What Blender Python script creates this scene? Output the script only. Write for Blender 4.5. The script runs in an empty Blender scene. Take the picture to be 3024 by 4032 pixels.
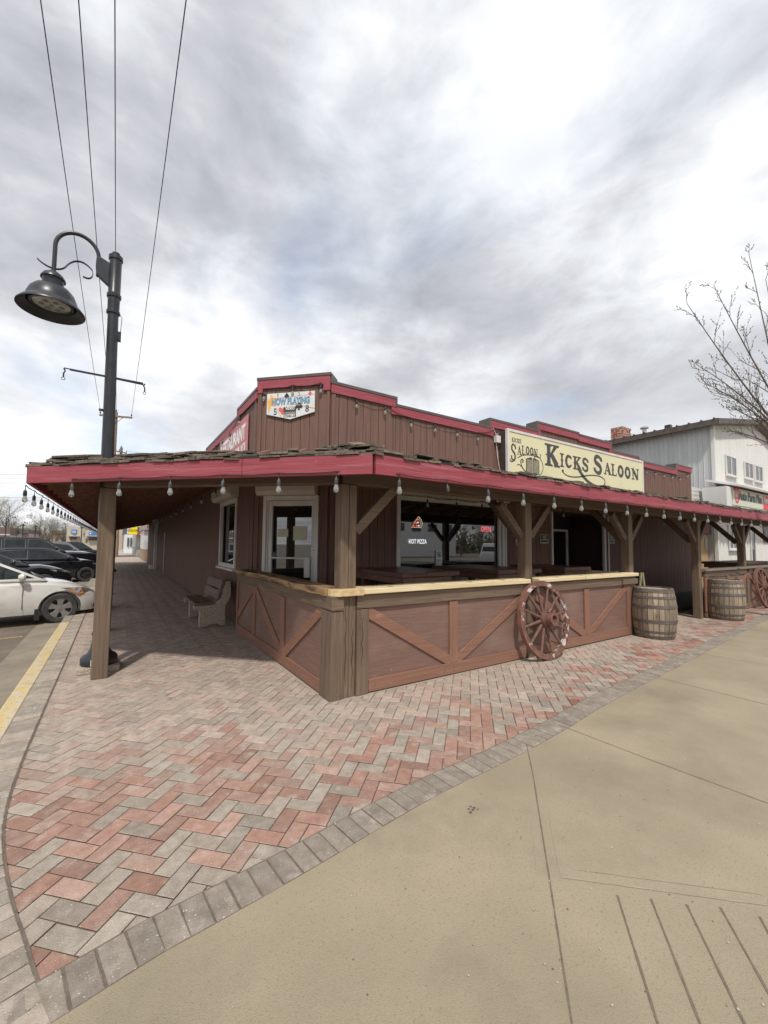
import bpy, bmesh, math, random
from math import sin, cos, pi, radians, atan2, sqrt, hypot
from mathutils import Vector, Matrix
random.seed(7)
S = bpy.context.scene
COL = S.collection
V = Vector

# ------------------------------------------------------------------ camera
F_PX, CX, CY = 1610.0, 1512.0, 2046.0
PITCH, ROLL, PSI, H = radians(3.5), radians(0.55), radians(56.85), 1.6
fwd = V((cos(PSI)*cos(PITCH), sin(PSI)*cos(PITCH), sin(PITCH)))
rt0 = V((sin(PSI), -cos(PSI), 0)); up0 = rt0.cross(fwd)
rt = rt0*cos(ROLL)+up0*sin(ROLL); up = up0*cos(ROLL)-rt0*sin(ROLL)
CAM = V((0, 0, H))
cd = bpy.data.cameras.new("camera"); cam = bpy.data.objects.new("camera", cd); COL.objects.link(cam)
cam.matrix_world = Matrix(((rt.x, up.x, -fwd.x, 0), (rt.y, up.y, -fwd.y, 0), (rt.z, up.z, -fwd.z, H), (0, 0, 0, 1)))
cd.sensor_fit = 'HORIZONTAL'; cd.sensor_width = 36.0; cd.lens = F_PX/3024*36
cd.shift_y = (CY-2016)/3024; cd.clip_start = 0.05; cd.clip_end = 3000
S.camera = cam
S.render.resolution_x, S.render.resolution_y = 768, 1024
# measuring helpers: a direction seen in the photograph, cut with a plane of the real place
def ray(x, y): return fwd+rt*((x-CX)/F_PX)+up*((CY-y)/F_PX)
def g(x, y, z=0):
    d = ray(x, y); return CAM+d*((z-H)/d.z)
def pX(x, y, X):
    d = ray(x, y); return CAM+d*(X/d.x)
def pY(x, y, Y):
    d = ray(x, y); return CAM+d*(Y/d.y)

# ------------------------------------------------------------------ light
SUN_POS = V((-0.70, -1.35, 2.27)).normalized()
sl = bpy.data.lights.new("sun", 'SUN'); sl.energy = 2.2; sl.angle = radians(3.0); sl.color = (1.0, 0.95, 0.88)
so = bpy.data.objects.new("sun", sl); COL.objects.link(so)
so.rotation_euler = SUN_POS.to_track_quat('Z', 'Y').to_euler(); so.location = (0, 0, 30)

W = bpy.data.worlds.new("World"); S.world = W; W.use_nodes = True
nt = W.node_tree; nt.nodes.clear()
def N(t, **k):
    n = nt.nodes.new(t)
    for a, b in k.items(): setattr(n, a, b)
    return n
def L(a, b): nt.links.new(a, b)
wo = N('ShaderNodeOutputWorld'); bg = N('ShaderNodeBackground'); L(bg.outputs[0], wo.inputs[0])
sky = N('ShaderNodeTexSky', sky_type='NISHITA'); sky.sun_disc = False
sky.sun_elevation = math.asin(SUN_POS.z); sky.sun_rotation = atan2(SUN_POS.x, SUN_POS.y)
tc = N('ShaderNodeTexCoord'); sep = N('ShaderNodeSeparateXYZ'); L(tc.outputs['Generated'], sep.inputs[0])
def MATH(op, a, b=None, c=None):
    n = N('ShaderNodeMath', operation=op)
    for i, q in enumerate((a, b, c)):
        if q is None: continue
        if isinstance(q, (int, float)): n.inputs[i].default_value = q
        else: L(q, n.inputs[i])
    return n.outputs[0]
zc = MATH('ADD', MATH('MAXIMUM', sep.outputs[2], 0.0), 0.16)
cb = N('ShaderNodeCombineXYZ'); L(MATH('DIVIDE', sep.outputs[0], zc), cb.inputs[0]); L(MATH('DIVIDE', sep.outputs[1], zc), cb.inputs[1])
def noise(vec, scale, detail, rough, dist=0.0, off=(0, 0, 0), sc=(1, 1, 1), rot=0):
    mp = N('ShaderNodeMapping'); mp.inputs['Location'].default_value = off; mp.inputs['Scale'].default_value = sc
    mp.inputs['Rotation'].default_value = (0, 0, rot)
    L(vec, mp.inputs[0]); n = N('ShaderNodeTexNoise'); L(mp.outputs[0], n.inputs['Vector'])
    n.inputs['Scale'].default_value = scale; n.inputs['Detail'].default_value = detail
    n.inputs['Roughness'].default_value = rough; n.inputs['Distortion'].default_value = dist
    return n.outputs['Fac']
n1 = noise(cb.outputs[0], 1.05, 7, 0.52, 0.35, (3.1, 1.3, 0), (1.0, 0.8, 1), radians(-28))
n2 = noise(cb.outputs[0], 2.4, 9, 0.57, 0.35, (7.7, 2.2, 0), (1.0, 0.75, 1), radians(-28))
n3 = noise(tc.outputs['Generated'], 4.2, 9, 0.57, 0.3, (1.2, 4.4, 0), (1, 1, 2.2))
cl = MATH('ADD', MATH('MULTIPLY', n1, 0.40), MATH('ADD', MATH('MULTIPLY', n2, 0.26), MATH('MULTIPLY', n3, 0.34)))
def blob(px, py, rad, w):
    c = ray(px, py).normalized(); vm = N('ShaderNodeVectorMath', operation='DOT_PRODUCT'); L(tc.outputs['Generated'], vm.inputs[0]); vm.inputs[1].default_value = tuple(c)
    mr = N('ShaderNodeMapRange', interpolation_type='SMOOTHSTEP'); L(vm.outputs['Value'], mr.inputs[0]); mr.inputs[1].default_value = cos(radians(rad)); mr.inputs[2].default_value = 1.0; mr.inputs[3].default_value = 0; mr.inputs[4].default_value = w
    return mr.outputs[0]
# large banks and openings of this particular cloud deck, by direction
for q_ in ((1500, 560, 24, -.075), (2750, 350, 20, -.07), (250, 1480, 16, -.07), (1150, 1420, 12, -.06), (2950, 1000, 14, -.07), (2250, 1250, 20, .085), (1450, 1180, 20, .05), (250, 1150, 14, .05), (1350, 200, 18, .05), (2750, 1500, 13, .05), (100, 1750, 12, -.05), (1800, 1500, 12, -.04), (2000, 850, 16, -.03), (500, 500, 20, .02)):
    cl = MATH('ADD', cl, blob(q_[0], q_[1], q_[2], q_[3]*.60))
ramp = N('ShaderNodeValToRGB'); L(cl, ramp.inputs[0]); e = ramp.color_ramp.elements
e[0].position = 0.395; e[0].color = (0.76, 0.77, 0.785, 1)
e[1].position = 0.63; e[1].color = (0.30, 0.31, 0.34, 1)
m = e.new(0.455); m.color = (0.61, 0.625, 0.65, 1)
m = e.new(0.525); m.color = (0.445, 0.457, 0.487, 1)
# brighter band low over the horizon
low = MATH('SUBTRACT', 1.0, MATH('MULTIPLY', MATH('ABSOLUTE', MATH('SUBTRACT', sep.outputs[2], 0.2)), 5.0))
mixl = N('ShaderNodeMix', data_type='RGBA'); L(MATH('MULTIPLY', MATH('MAXIMUM', low, 0.0), 0.45), mixl.inputs[0])
L(ramp.outputs[0], mixl.inputs[6]); mixl.inputs[7].default_value = (0.70, 0.715, 0.735, 1)
skym = N('ShaderNodeMix', data_type='RGBA', blend_type='MULTIPLY'); skym.inputs[0].default_value = 1
L(sky.outputs[0], skym.inputs[6]); skym.inputs[7].default_value = (0.14, 0.14, 0.14, 1)
gap = N('ShaderNodeMapRange'); L(noise(cb.outputs[0], 1.0, 4, 0.6, 0.3, (11, 5, 0), (1, .5, 1), radians(-28)), gap.inputs[0])
gap.inputs[1].default_value = 0.52; gap.inputs[2].default_value = 0.70; gap.inputs[3].default_value = 0.0; gap.inputs[4].default_value = 0.45
mixs = N('ShaderNodeMix', data_type='RGBA'); L(gap.outputs[0], mixs.inputs[0]); L(mixl.outputs[2], mixs.inputs[6]); L(skym.outputs[2], mixs.inputs[7])
L(mixs.outputs[2], bg.inputs[0]); bg.inputs[1].default_value = 1.05
S.view_settings.view_transform = 'Standard'; S.view_settings.look = 'None'; S.view_settings.exposure = 0.46; S.view_settings.gamma = 1
S.cycles.max_bounces = 8; S.cycles.use_denoising = True

# ------------------------------------------------------------------ materials
MC = {}
def lin(c):
    return tuple(((x/255+0.055)/1.055)**2.4 if x > 10 else x/255/12.92 for x in c)
def M(name, c1, c2=None, rough=0.7, scale=(6, 6, 6), lo=0.35, hi=0.65, bump=0.0, metal=0.0, detail=6, c3=None,
      c3scale=(2, 2, 2), c3lo=0.6, c3hi=0.68, emit=0, ior=None, trans=0, coat=0, attr=None, rvar=0, sub=None, bscale=None, c4=None, c4scale=90, c4lo=.66, c4hi=.72):
    """procedural material: two-tone noise, optional third tone in patches, bump"""
    if name in MC: return MC[name]
    m = bpy.data.materials.new(name); m.use_nodes = True; t = m.node_tree; b = t.nodes['Principled BSDF']
    ln = t.links.new
    def nn(ty, **k):
        n = t.nodes.new(ty)
        for a, q in k.items(): setattr(n, a, q)
        return n
    tcn = nn('ShaderNodeTexCoord')
    def nz(sc, det, seed=0):
        mp = nn('ShaderNodeMapping'); mp.inputs['Scale'].default_value = sc; mp.inputs['Location'].default_value = (seed, seed*.7, 0)
        ln(tcn.outputs['Object'], mp.inputs[0]); n = nn('ShaderNodeTexNoise'); ln(mp.outputs[0], n.inputs['Vector'])
        n.inputs['Scale'].default_value = 1; n.inputs['Detail'].default_value = det; n.inputs['Roughness'].default_value = 0.62
        return n.outputs['Fac']
    c2 = c2 or c1
    fac = nz(scale, detail)
    mr = nn('ShaderNodeMapRange'); ln(fac, mr.inputs[0]); mr.inputs[1].default_value = lo; mr.inputs[2].default_value = hi
    mx = nn('ShaderNodeMix', data_type='RGBA'); ln(mr.outputs[0], mx.inputs[0])
    mx.inputs[6].default_value = (*c1, 1); mx.inputs[7].default_value = (*c2, 1)
    out = mx.outputs[2]
    if attr:
        at = nn('ShaderNodeAttribute', attribute_name=attr); mu = nn('ShaderNodeMix', data_type='RGBA', blend_type='MULTIPLY')
        mu.inputs[0].default_value = 1; ln(out, mu.inputs[6]); ln(at.outputs['Color'], mu.inputs[7]); out = mu.outputs[2]
    if c3:
        r3 = nn('ShaderNodeMapRange'); ln(nz(c3scale, 8, 5.3), r3.inputs[0]); r3.inputs[1].default_value = c3lo; r3.inputs[2].default_value = c3hi
        m3 = nn('ShaderNodeMix', data_type='RGBA'); ln(r3.outputs[0], m3.inputs[0]); ln(out, m3.inputs[6]); m3.inputs[7].default_value = (*c3, 1); out = m3.outputs[2]
    if c4:
        r4 = nn('ShaderNodeMapRange'); ln(nz((c4scale,)*3, 3, 9.1), r4.inputs[0]); r4.inputs[1].default_value = c4lo; r4.inputs[2].default_value = c4hi
        m4 = nn('ShaderNodeMix', data_type='RGBA'); ln(r4.outputs[0], m4.inputs[0]); ln(out, m4.inputs[6]); m4.inputs[7].default_value = (*c4, 1); out = m4.outputs[2]
    ln(out, b.inputs['Base Color'])
    b.inputs['Roughness'].default_value = rough; b.inputs['Metallic'].default_value = metal
    if ior: b.inputs['IOR'].default_value = ior
    if trans: b.inputs['Transmission Weight'].default_value = trans
    if coat: b.inputs['Coat Weight'].default_value = coat; b.inputs['Coat Roughness'].default_value = 0.05
    if rvar:
        rr = nn('ShaderNodeMapRange'); ln(nz((3, 3, 3), 5, 2.1), rr.inputs[0]); rr.inputs[1].default_value = .35; rr.inputs[2].default_value = .65
        rr.inputs[3].default_value = max(0, rough-rvar); rr.inputs[4].default_value = rough+rvar; ln(rr.outputs[0], b.inputs['Roughness'])
    if emit:
        ln(out, b.inputs['Emission Color']); b.inputs['Emission Strength'].default_value = emit
    if bump:
        bp = nn('ShaderNodeBump'); bp.inputs['Strength'].default_value = min(1, bump); bp.inputs['Distance'].default_value = 0.01 if bump <= 1 else .01*bump
        ln(nz(bscale, detail, 1.7) if bscale else fac, bp.inputs['Height']); ln(bp.outputs[0], b.inputs['Normal'])
    MC[name] = m
    return m

def grain(ax, k=(40, 3)):
    s = [k[0]]*3; s['xyz'.index(ax)] = k[1]; return tuple(s)
def hgrain(ax, k=(40, 3)):
    if ax == 'z': return grain(ax, k)
    return (k[1]*1.3, k[1]*1.3, k[0]*1.6)
def sidingmat():
    return M('siding_paint', (.205, .114, .086), (.145, .080, .062), rough=.75, scale=(30, 30, 1.3), bump=.5, c3=(.20, .125, .105), c3scale=(5, 5, .8), c3lo=.58, c3hi=.8, c4=(.05, .03, .025), c4scale=14, c4lo=.72, c4hi=.76)
def trimred(ax='x'):
    return M('red_trim_'+ax, (.36, .068, .088), (.29, .050, .066), rough=.6, scale=hgrain(ax, (28, 1.6)), bump=.6, c3=(.46, .17, .19), c3scale=hgrain(ax, (18, .9)), c3lo=.52, c3hi=.80, c4=(.55, .40, .36), c4scale=40, c4lo=.70, c4hi=.75)
def beam(ax='x'):
    return M('brown_beam_'+ax, (.145, .095, .066), (.095, .062, .044), rough=.7, scale=hgrain(ax, (34, 1.6)), bump=.7, c3=(.24, .165, .105), c3scale=hgrain(ax, (12, 1.2)), c3lo=.58, c3hi=.78)
def beamlight(ax='z'):
    return M('weathered_post_'+ax, (.20, .140, .094), (.125, .086, .058), rough=.75, scale=hgrain(ax, (34, 1.5)), bump=.8, c3=(.30, .21, .125), c3scale=hgrain(ax, (9, 1.0)), c3lo=.58, c3hi=.78)
coping = lambda: M('coping_metal', (.13, .105, .09), (.10, .08, .07), rough=.45, scale=(3, 3, 3), metal=.1)
white = lambda: M('white_metal', (.76, .74, .70), (.64, .62, .58), rough=.4, scale=(5, 5, 1.5), bump=.05)
black = lambda: M('black_paint', (.018, .02, .024), (.03, .032, .036), rough=.35, scale=(8, 8, 8))
glassd = lambda: M('window_glass', (.008, .009, .010), (.014, .014, .014), rough=.012, ior=2.7, scale=(1, 1, 1))
concm = lambda: M('exposed_concrete', (.56, .49, .39), (.27, .22, .165), rough=.9, scale=(70, 70, 70), lo=.4, hi=.6, bump=.8)
def plain(name, rgb, rough=.6, **k):
    c = lin(rgb); return M(name, c, tuple(x*.85 for x in c), rough=rough, scale=k.pop('scale', (4, 4, 4)), **k)

# ------------------------------------------------------------------ mesh collector
class MB:
    def __init__(s): s.v = []; s.f = []; s.c = []; s.m = []; s.cm = 0; s.cc = None
    def face(s, idx):
        s.f.append(idx); s.m.append(s.cm); s.c.append(s.cc)
    def quad(s, *p):
        n = len(s.v); s.v += [tuple(q) for q in p]; s.face(list(range(n, n+len(p)))); return s
    def box(s, c, d, ax=None):
        """centre, full size, optional axes (3 unit vectors)"""
        c = V(c); X, Y, Z = ax or (V((1, 0, 0)), V((0, 1, 0)), V((0, 0, 1)))
        X, Y, Z = X*d[0]/2, Y*d[1]/2, Z*d[2]/2; n = len(s.v)
        for a, b, e in ((-1, -1, -1), (1, -1, -1), (1, 1, -1), (-1, 1, -1), (-1, -1, 1), (1, -1, 1), (1, 1, 1), (-1, 1, 1)):
            s.v.append(tuple(c+X*a+Y*b+Z*e))
        for f in ((0, 3, 2, 1), (4, 5, 6, 7), (0, 1, 5, 4), (1, 2, 6, 5), (2, 3, 7, 6), (3, 0, 4, 7)): s.face([n+i for i in f])
        return s
    def bb(s, x0, x1, y0, y1, z0, z1): return s.box(((x0+x1)/2, (y0+y1)/2, (z0+z1)/2), (abs(x1-x0), abs(y1-y0), abs(z1-z0)))
    def bar(s, p, q, w, h, side=None):
        """box beam from p to q; w across (horizontal), h the other way"""
        p, q = V(p), V(q); X = (q-p); ln = X.length; X.normalize()
        Y = V(side).normalized() if side else V((0, 0, 1)).cross(X)
        if Y.length < 1e-4: Y = V((0, 1, 0))
        Y.normalize(); Z = X.cross(Y).normalized()
        return s.box((p+q)/2, (ln, w, h), (X, Y, Z))
    def prism(s, pts, o, u, v, n, d):
        """2-D polygon in plane (o,u,v) extruded along n by d"""
        o, u, v, n = V(o), V(u), V(v), V(n); k = len(s.v); m = len(pts)
        for x, y in pts: s.v.append(tuple(o+u*x+v*y))
        for x, y in pts: s.v.append(tuple(o+u*x+v*y+n*d))
        s.face([k+i for i in range(m)][::-1]); s.face([k+m+i for i in range(m)])
        for i in range(m): j = (i+1) % m; s.face([k+i, k+j, k+m+j, k+m+i])
        return s
    def tube(s, pts, r, n=8, cap=True):
        pts = [V(p) for p in pts]; rs = r if isinstance(r, (list, tuple)) else [r]*len(pts)
        k = len(s.v); a = None
        for i, p in enumerate(pts):
            d = (pts[min(i+1, len(pts)-1)]-pts[max(i-1, 0)])
            if d.length < 1e-9: d = V((0, 0, 1))
            d.normalize()
            if a is None: a = d.orthogonal().normalized()
            a = (a-d*a.dot(d)); a = a.normalized() if a.length > 1e-6 else d.orthogonal().normalized()
            b = d.cross(a)
            for j in range(n):
                t = 2*pi*j/n; s.v.append(tuple(p+(a*cos(t)+b*sin(t))*rs[i]))
        for i in range(len(pts)-1):
            for j in range(n):
                j2 = (j+1) % n; s.face([k+i*n+j, k+i*n+j2, k+(i+1)*n+j2, k+(i+1)*n+j])
        if cap:
            s.face([k+j for j in range(n)][::-1]); s.face([k+(len(pts)-1)*n+j for j in range(n)])
        return s
    def lathe(s, prof, o=(0, 0, 0), axis=(0, 0, 1), n=24, cap=True):
        """profile [(r,z)] revolved around axis through o"""
        o, Z = V(o), V(axis).normalized(); X = Z.orthogonal().normalized(); Y = Z.cross(X); k = len(s.v)
        for r, z in prof:
            for j in range(n):
                t = 2*pi*j/n; s.v.append(tuple(o+Z*z+(X*cos(t)+Y*sin(t))*max(r, 1e-4)))
        for i in range(len(prof)-1):
            for j in range(n):
                j2 = (j+1) % n; s.face([k+i*n+j, k+i*n+j2, k+(i+1)*n+j2, k+(i+1)*n+j])
        if cap: s.face([k+j for j in range(n)][::-1]); s.face([k+(len(prof)-1)*n+j for j in range(n)])
        return s
    def build(s, name, mat, parent=None, bevel=0, smooth=False, at=None, sub=0, seg=2, angle=40):
        me = bpy.data.meshes.new(name)
        off = V(at) if at is not None else (parent_origin(parent) if parent else V((0, 0, 0)))
        me.from_pydata([tuple(V(q)-off) for q in s.v], [], s.f)
        mats = mat if isinstance(mat, (list, tuple)) else [mat]
        for q in mats: me.materials.append(q)
        if len(mats) > 1: me.polygons.foreach_set('material_index', s.m)
        if any(c is not None for c in s.c):
            ca = me.color_attributes.new('tone', 'FLOAT_COLOR', 'CORNER'); data = []
            for p, c in zip(me.polygons, s.c): data += list((*(c or (1, 1, 1)), 1))*p.loop_total
            ca.data.foreach_set('color', data)
        bm = bmesh.new(); bm.from_mesh(me); bmesh.ops.recalc_face_normals(bm, faces=bm.faces); bm.to_mesh(me); bm.free()
        if smooth:
            me.polygons.foreach_set('use_smooth', [True]*len(me.polygons)); me.set_sharp_from_angle(angle=radians(angle))
        me.update()
        o = bpy.data.objects.new(name, me); COL.objects.link(o)
        if at is not None and not parent: o.location = at
        if parent: o.parent = parent
        if bevel:
            b = o.modifiers.new('bevel', 'BEVEL'); b.width = bevel; b.segments = seg; b.limit_method = 'ANGLE'; b.angle_limit = radians(35)
        if sub:
            b = o.modifiers.new('sub', 'SUBSURF'); b.levels = sub; b.render_levels = sub
        return o
ORI = {}
def parent_origin(p):
    o = V((0, 0, 0)); q = p
    while q is not None: o += ORI.get(q.name, V((0, 0, 0))); q = q.parent
    return o
def thing(name, label, cat, loc=(0, 0, 0), group=None):
    o = bpy.data.objects.new(name, None); COL.objects.link(o); o.location = loc; ORI[o.name] = V(loc); o.empty_display_size = .2
    o['label'] = label; o['category'] = cat
    if group: o['group'] = group
    return o
def tag(o, label, cat, group=None):
    o['label'] = label; o['category'] = cat
    if group: o['group'] = group
    return o
def struct(o): o['kind'] = 'structure'; return o
def copy_tree(o, loc=None, rot=None, label=None, group=None, parent=None):
    c = o.copy(); COL.objects.link(c)
    if parent: c.parent = parent
    if loc is not None: c.location = loc; ORI[c.name] = V(loc)
    if rot is not None: c.rotation_euler = (0, 0, rot)
    if label: c['label'] = label
    if group: c['group'] = group
    for ch in list(o.children): copy_tree(ch, parent=c)
    return c
def textobj(name, body, o, u, v, size, mat, parent=None, ext=.002, bold=0.0, sx=1.0, align='CENTER', shear=0, spacing=1.0):
    """lettering as a real mesh lying in the plane o,u,v"""
    cu = bpy.data.curves.new(name, 'FONT'); cu.body = body; cu.size = size; cu.extrude = ext; cu.offset = bold
    cu.align_x = align; cu.align_y = 'CENTER'; cu.shear = shear; cu.space_character = spacing; cu.resolution_u = 3
    tmp = bpy.data.objects.new(name, cu); COL.objects.link(tmp)
    me = bpy.data.meshes.new_from_object(tmp.evaluated_get(bpy.context.evaluated_depsgraph_get()))
    bpy.data.objects.remove(tmp); bpy.data.curves.remove(cu)
    u, v = V(u).normalized(), V(v).normalized(); w = u.cross(v); off = parent_origin(parent) if parent else V((0, 0, 0))
    for q in me.vertices: q.co = V(o)-off+u*q.co.x*sx+v*q.co.y+w*q.co.z
    me.materials.clear(); me.materials.append(mat); me.name = name
    ob = bpy.data.objects.new(name, me); COL.objects.link(ob)
    if parent: ob.parent = parent
    return ob
def lerp(a, b, t): return a+(b-a)*t
def arcpts(c, r, a0, a1, n, plane=(0, 2)):
    out = []
    for i in range(n+1):
        a = lerp(a0, a1, i/n); p = list(c); p[plane[0]] += r*cos(a); p[plane[1]] += r*sin(a); out.append(tuple(p))
    return out
def smoothstep(a, b, x):
    t = min(1, max(0, (x-a)/(b-a))); return t*t*(3-2*t)
def noise1(x, y=0):
    n = sin(x*12.9898+y*78.233)*43758.5453; return n-math.floor(n)
UX, UY, UZ = V((1, 0, 0)), V((0, 1, 0)), V((0, 0, 1))

# ================================================================== GROUND
road_m = M('asphalt', (.20, .165, .125), (.13, .108, .085), rough=.85, scale=(1.2, 1.2, 1.2), bump=.25, bscale=(60, 60, 60), c3=(.27, .23, .175), c3scale=(.5, .5, .5), c3lo=.5, c3hi=.7)
b = MB(); b.quad((-900, -900, -.14), (900, -900, -.14), (900, 900, -.14), (-900, 900, -.14)); struct(b.build('road', road_m))

IN = [(1.6, -1.5), (1.0, -.4), (.5, .45), (.12, 1.25), (-.06, 1.68), (-.17, 2.0), (-.235, 2.23), (-.30, 2.43), (-.355, 2.64), (-.405, 2.85), (-.45, 3.08), (-.48, 3.35), (-.497, 3.65), (-.505, 4.2), (-.505, 5.0), (-.50, 7.0), (-.50, 12), (-.50, 38), (-.5, 58)]
def resample(pts, step):
    out = [V((*pts[0], 0))]; P = [V((*p, 0)) for p in pts]; carry = 0
    for a, c in zip(P, P[1:]):
        ln = (c-a).length; t = step-carry
        while t <= ln: out.append(a+(c-a)*(t/ln)); t += step
        carry = ln-(t-step)
    return out
def smooth_poly(pts, it=2):
    for _ in range(it):
        o = [pts[0]]
        for a, c in zip(pts, pts[1:]): o += [(a[0]*.75+c[0]*.25, a[1]*.75+c[1]*.25), (a[0]*.25+c[0]*.75, a[1]*.25+c[1]*.75)]
        pts = o+[pts[-1]]
    return pts
def normals2d(P):
    N_ = []
    for i, p in enumerate(P):
        d = P[min(i+1, len(P)-1)]-P[max(i-1, 0)]; d.normalize(); N_.append(V((-d.y, d.x, 0)))   # left of travel
    return N_
INs = smooth_poly(IN)
IP = resample(INs, .101); IPN = normals2d(IP)
def in_x(y):
    for a, c in zip(INs, INs[1:]):
        if a[1] <= y <= c[1]: return lerp(a[0], c[0], (y-a[1])/(c[1]-a[1]+1e-9))
    return INs[-1][0] if y > 0 else INs[0][0]
# border between pavers and concrete (its inner edge)
BO = [(-.6, 1.93), (-.24, 1.995), (-.06, 2.03), (.14, 2.075), (.34, 2.095), (.54, 2.115), (.9, 2.16), (1.36, 2.23), (1.85, 2.29), (2.43, 2.31), (3.38, 2.40), (4.0, 2.50), (5.4, 2.63), (6.9, 2.76), (9.1, 2.97), (14, 3.42), (20, 3.95), (30, 4.9)]
BOs = smooth_poly(BO)
def bo_y(x):
    for a, c in zip(BOs, BOs[1:]):
        if a[0] <= x <= c[0]: return lerp(a[1], c[1], (x-a[0])/(c[0]-a[0]+1e-9))
    return BOs[0][1] if x < 0 else BOs[-1][1]

joint_m = M('joint_sand', (.19, .15, .115), (.13, .10, .08), rough=.95, scale=(20, 20, 20), bump=.4)
b = MB(); ys_ = [-1.2+.2*k for k in range(0, 50)]+[9, 12, 60]
for y0, y1 in zip(ys_, ys_[1:]):
    xr = 32 if y0 < 8 else 2.4; b.quad((in_x(y0)-.25, y0, -.010), (xr, y0, -.010), (xr, y1, -.010), (in_x(y1)-.25, y1, -.010))
struct(b.build('paving_bed', joint_m))
paver_m = M('paver', (1, 1, 1), (.74, .72, .70), rough=.88, scale=(16, 16, 16), bump=.7, attr='tone', bscale=(120, 120, 120), c3=(.50, .44, .37), c3scale=(7, 7, 7), c3lo=.54, c3hi=.80, c4=(.78, .74, .68), c4scale=85, c4lo=.655, c4hi=.72)
def brick(B, c, u, v, lu, lv, z, tone, ins=.0025, ch=.0035):
    """one paver: flat top with a chamfered rim"""
    c = V(c); dz = random.gauss(0, .0008); tl = random.gauss(0, .004), random.gauss(0, .004)
    def P(a, bb, i, zz):
        x, y = a*(lu/2-i), bb*(lv/2-i); q = c+u*x+v*y; return (q.x, q.y, zz+dz+tl[0]*x+tl[1]*y)
    B.cc = tone
    o = [P(a, bb, ins, z-ch) for a, bb in ((-1, -1), (1, -1), (1, 1), (-1, 1))]
    t = [P(a, bb, ins+ch, z) for a, bb in ((-1, -1), (1, -1), (1, 1), (-1, 1))]
    lo = [(q[0], q[1], z-.012) for q in o]; n = len(B.v); B.v += lo+o+t
    B.face([n+8, n+9, n+10, n+11])
    for i in range(4):
        j = (i+1) % 4; B.face([n+4+i, n+4+j, n+8+j, n+8+i])
    B.cc = None
RED = [(.41, .215, .16), (.37, .19, .14), (.45, .27, .21), (.40, .245, .19), (.33, .175, .13)]
GRY = [(.40, .345, .285), (.37, .32, .265), (.43, .375, .315), (.335, .295, .245)]
FAD = [(.49, .405, .33), (.46, .385, .315), (.51, .41, .34), (.50, .375, .31), (.45, .385, .32)]
def mixc(a, c, t): return tuple(lerp(x, y, t) for x, y in zip(a, c))
B = MB(); s2 = sqrt(.5); U45, V45 = V((s2, s2, 0)), V((-s2, s2, 0)); U_ = .1005
def visible_floor(x, y):
    if y > 8 and (x > 2.2 or x < in_x(y)-.12): return False
    if x < in_x(max(y, -1))-.15: return False
    if y < bo_y(x)-.15: return False
    if x > 2.1 and y > 7.6: return False
    if x > 2.1 and x < 7.9 and 4.1 < y: return False
    if x > 8 and y > 4.75: return False
    if x > 19.5 or y > 52: return False
    return True
for i in range(-60, 560):
    for j in range(-260, 400):
        k = (i-j) % 4
        if k not in (0, 3): continue
        cx, cy = ((i+1)*U_, (j+.5)*U_) if k == 0 else ((i+.5)*U_, (j+1)*U_)
        x = cx*s2-cy*s2; y = cx*s2+cy*s2
        if y < 1.7 or y > 52 or x < -1.2 or x > 19.5 or not visible_floor(x, y): continue
        d = y-bo_y(x)
        f = smoothstep(.35, 1.15, d+random.uniform(-.2, .2)) if x > .9 else smoothstep(.9, 2.1, d+random.uniform(-.4, .4))
        f = max(f, .22) if y < 5 else 1
        if x > 3.2: f = smoothstep(.45, .75, d+random.uniform(-.2, .2)+.35*noise1(round(x*1.3), 3)-.1)
        pr = .62 if y < 4 else .45
        patch = sin(x*1.9+1)*cos(y*1.4+.4)
        base = random.choice(RED) if random.random() < pr+.18*patch else random.choice(GRY)
        c = mixc(base, random.choice(FAD), min(1, f*.92+random.uniform(-.05, .08))); q = random.uniform(.86, 1.12)
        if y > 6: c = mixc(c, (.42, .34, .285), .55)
        c = tuple(min(.7, w*q) for w in c)
        u, v = (U45, V45) if k == 0 else (V45, U45)
        brick(B, (x, y, 0), u, v, 2*U_, U_, 0.0, c)
struct(B.build('brick_paving', paver_m))

# border courses: a bed strip that covers the cut pavers, then whole pavers on it
def strip(B, P, NN, o0, o1, z):
    for a, c, na, nc in zip(P, P[1:], NN, NN[1:]):
        B.quad(*[(q.x, q.y, z) for q in (a+na*o0, c+nc*o0, c+nc*o1, a+na*o1)])
BP = resample(BOs, .1015); BPN = normals2d(BP)
bed = MB(); strip(bed, BP, BPN, .004, -.212, .003); strip(bed, IP, IPN, -.004, .212, .0045); struct(bed.build('border_bed', joint_m))
B = MB()
for i in range(len(BP)-1):
    p = (BP[i]+BP[i+1])/2; n = BPN[i]; t = V((n.y, -n.x, 0)); gq = random.choice(GRY[:3]); q = random.uniform(.74, .95)
    brick(B, p-n*.103, t, n, .1015, .2, .011, tuple(w*q for w in mixc(gq, (.34, .295, .24), .6)), ins=.0035, ch=.006)
for i in range(len(IP)-1):
    p = (IP[i]+IP[i+1])/2; n = IPN[i]; t = V((n.y, -n.x, 0)); gq = random.choice(GRY+FAD[:2]); q = random.uniform(.9, 1.12)
    brick(B, p+n*.104, t, n, .101, .2, .0125, tuple(w*q for w in gq), ins=.003, ch=.005)
struct(B.build('paver_border', paver_m))

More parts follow.
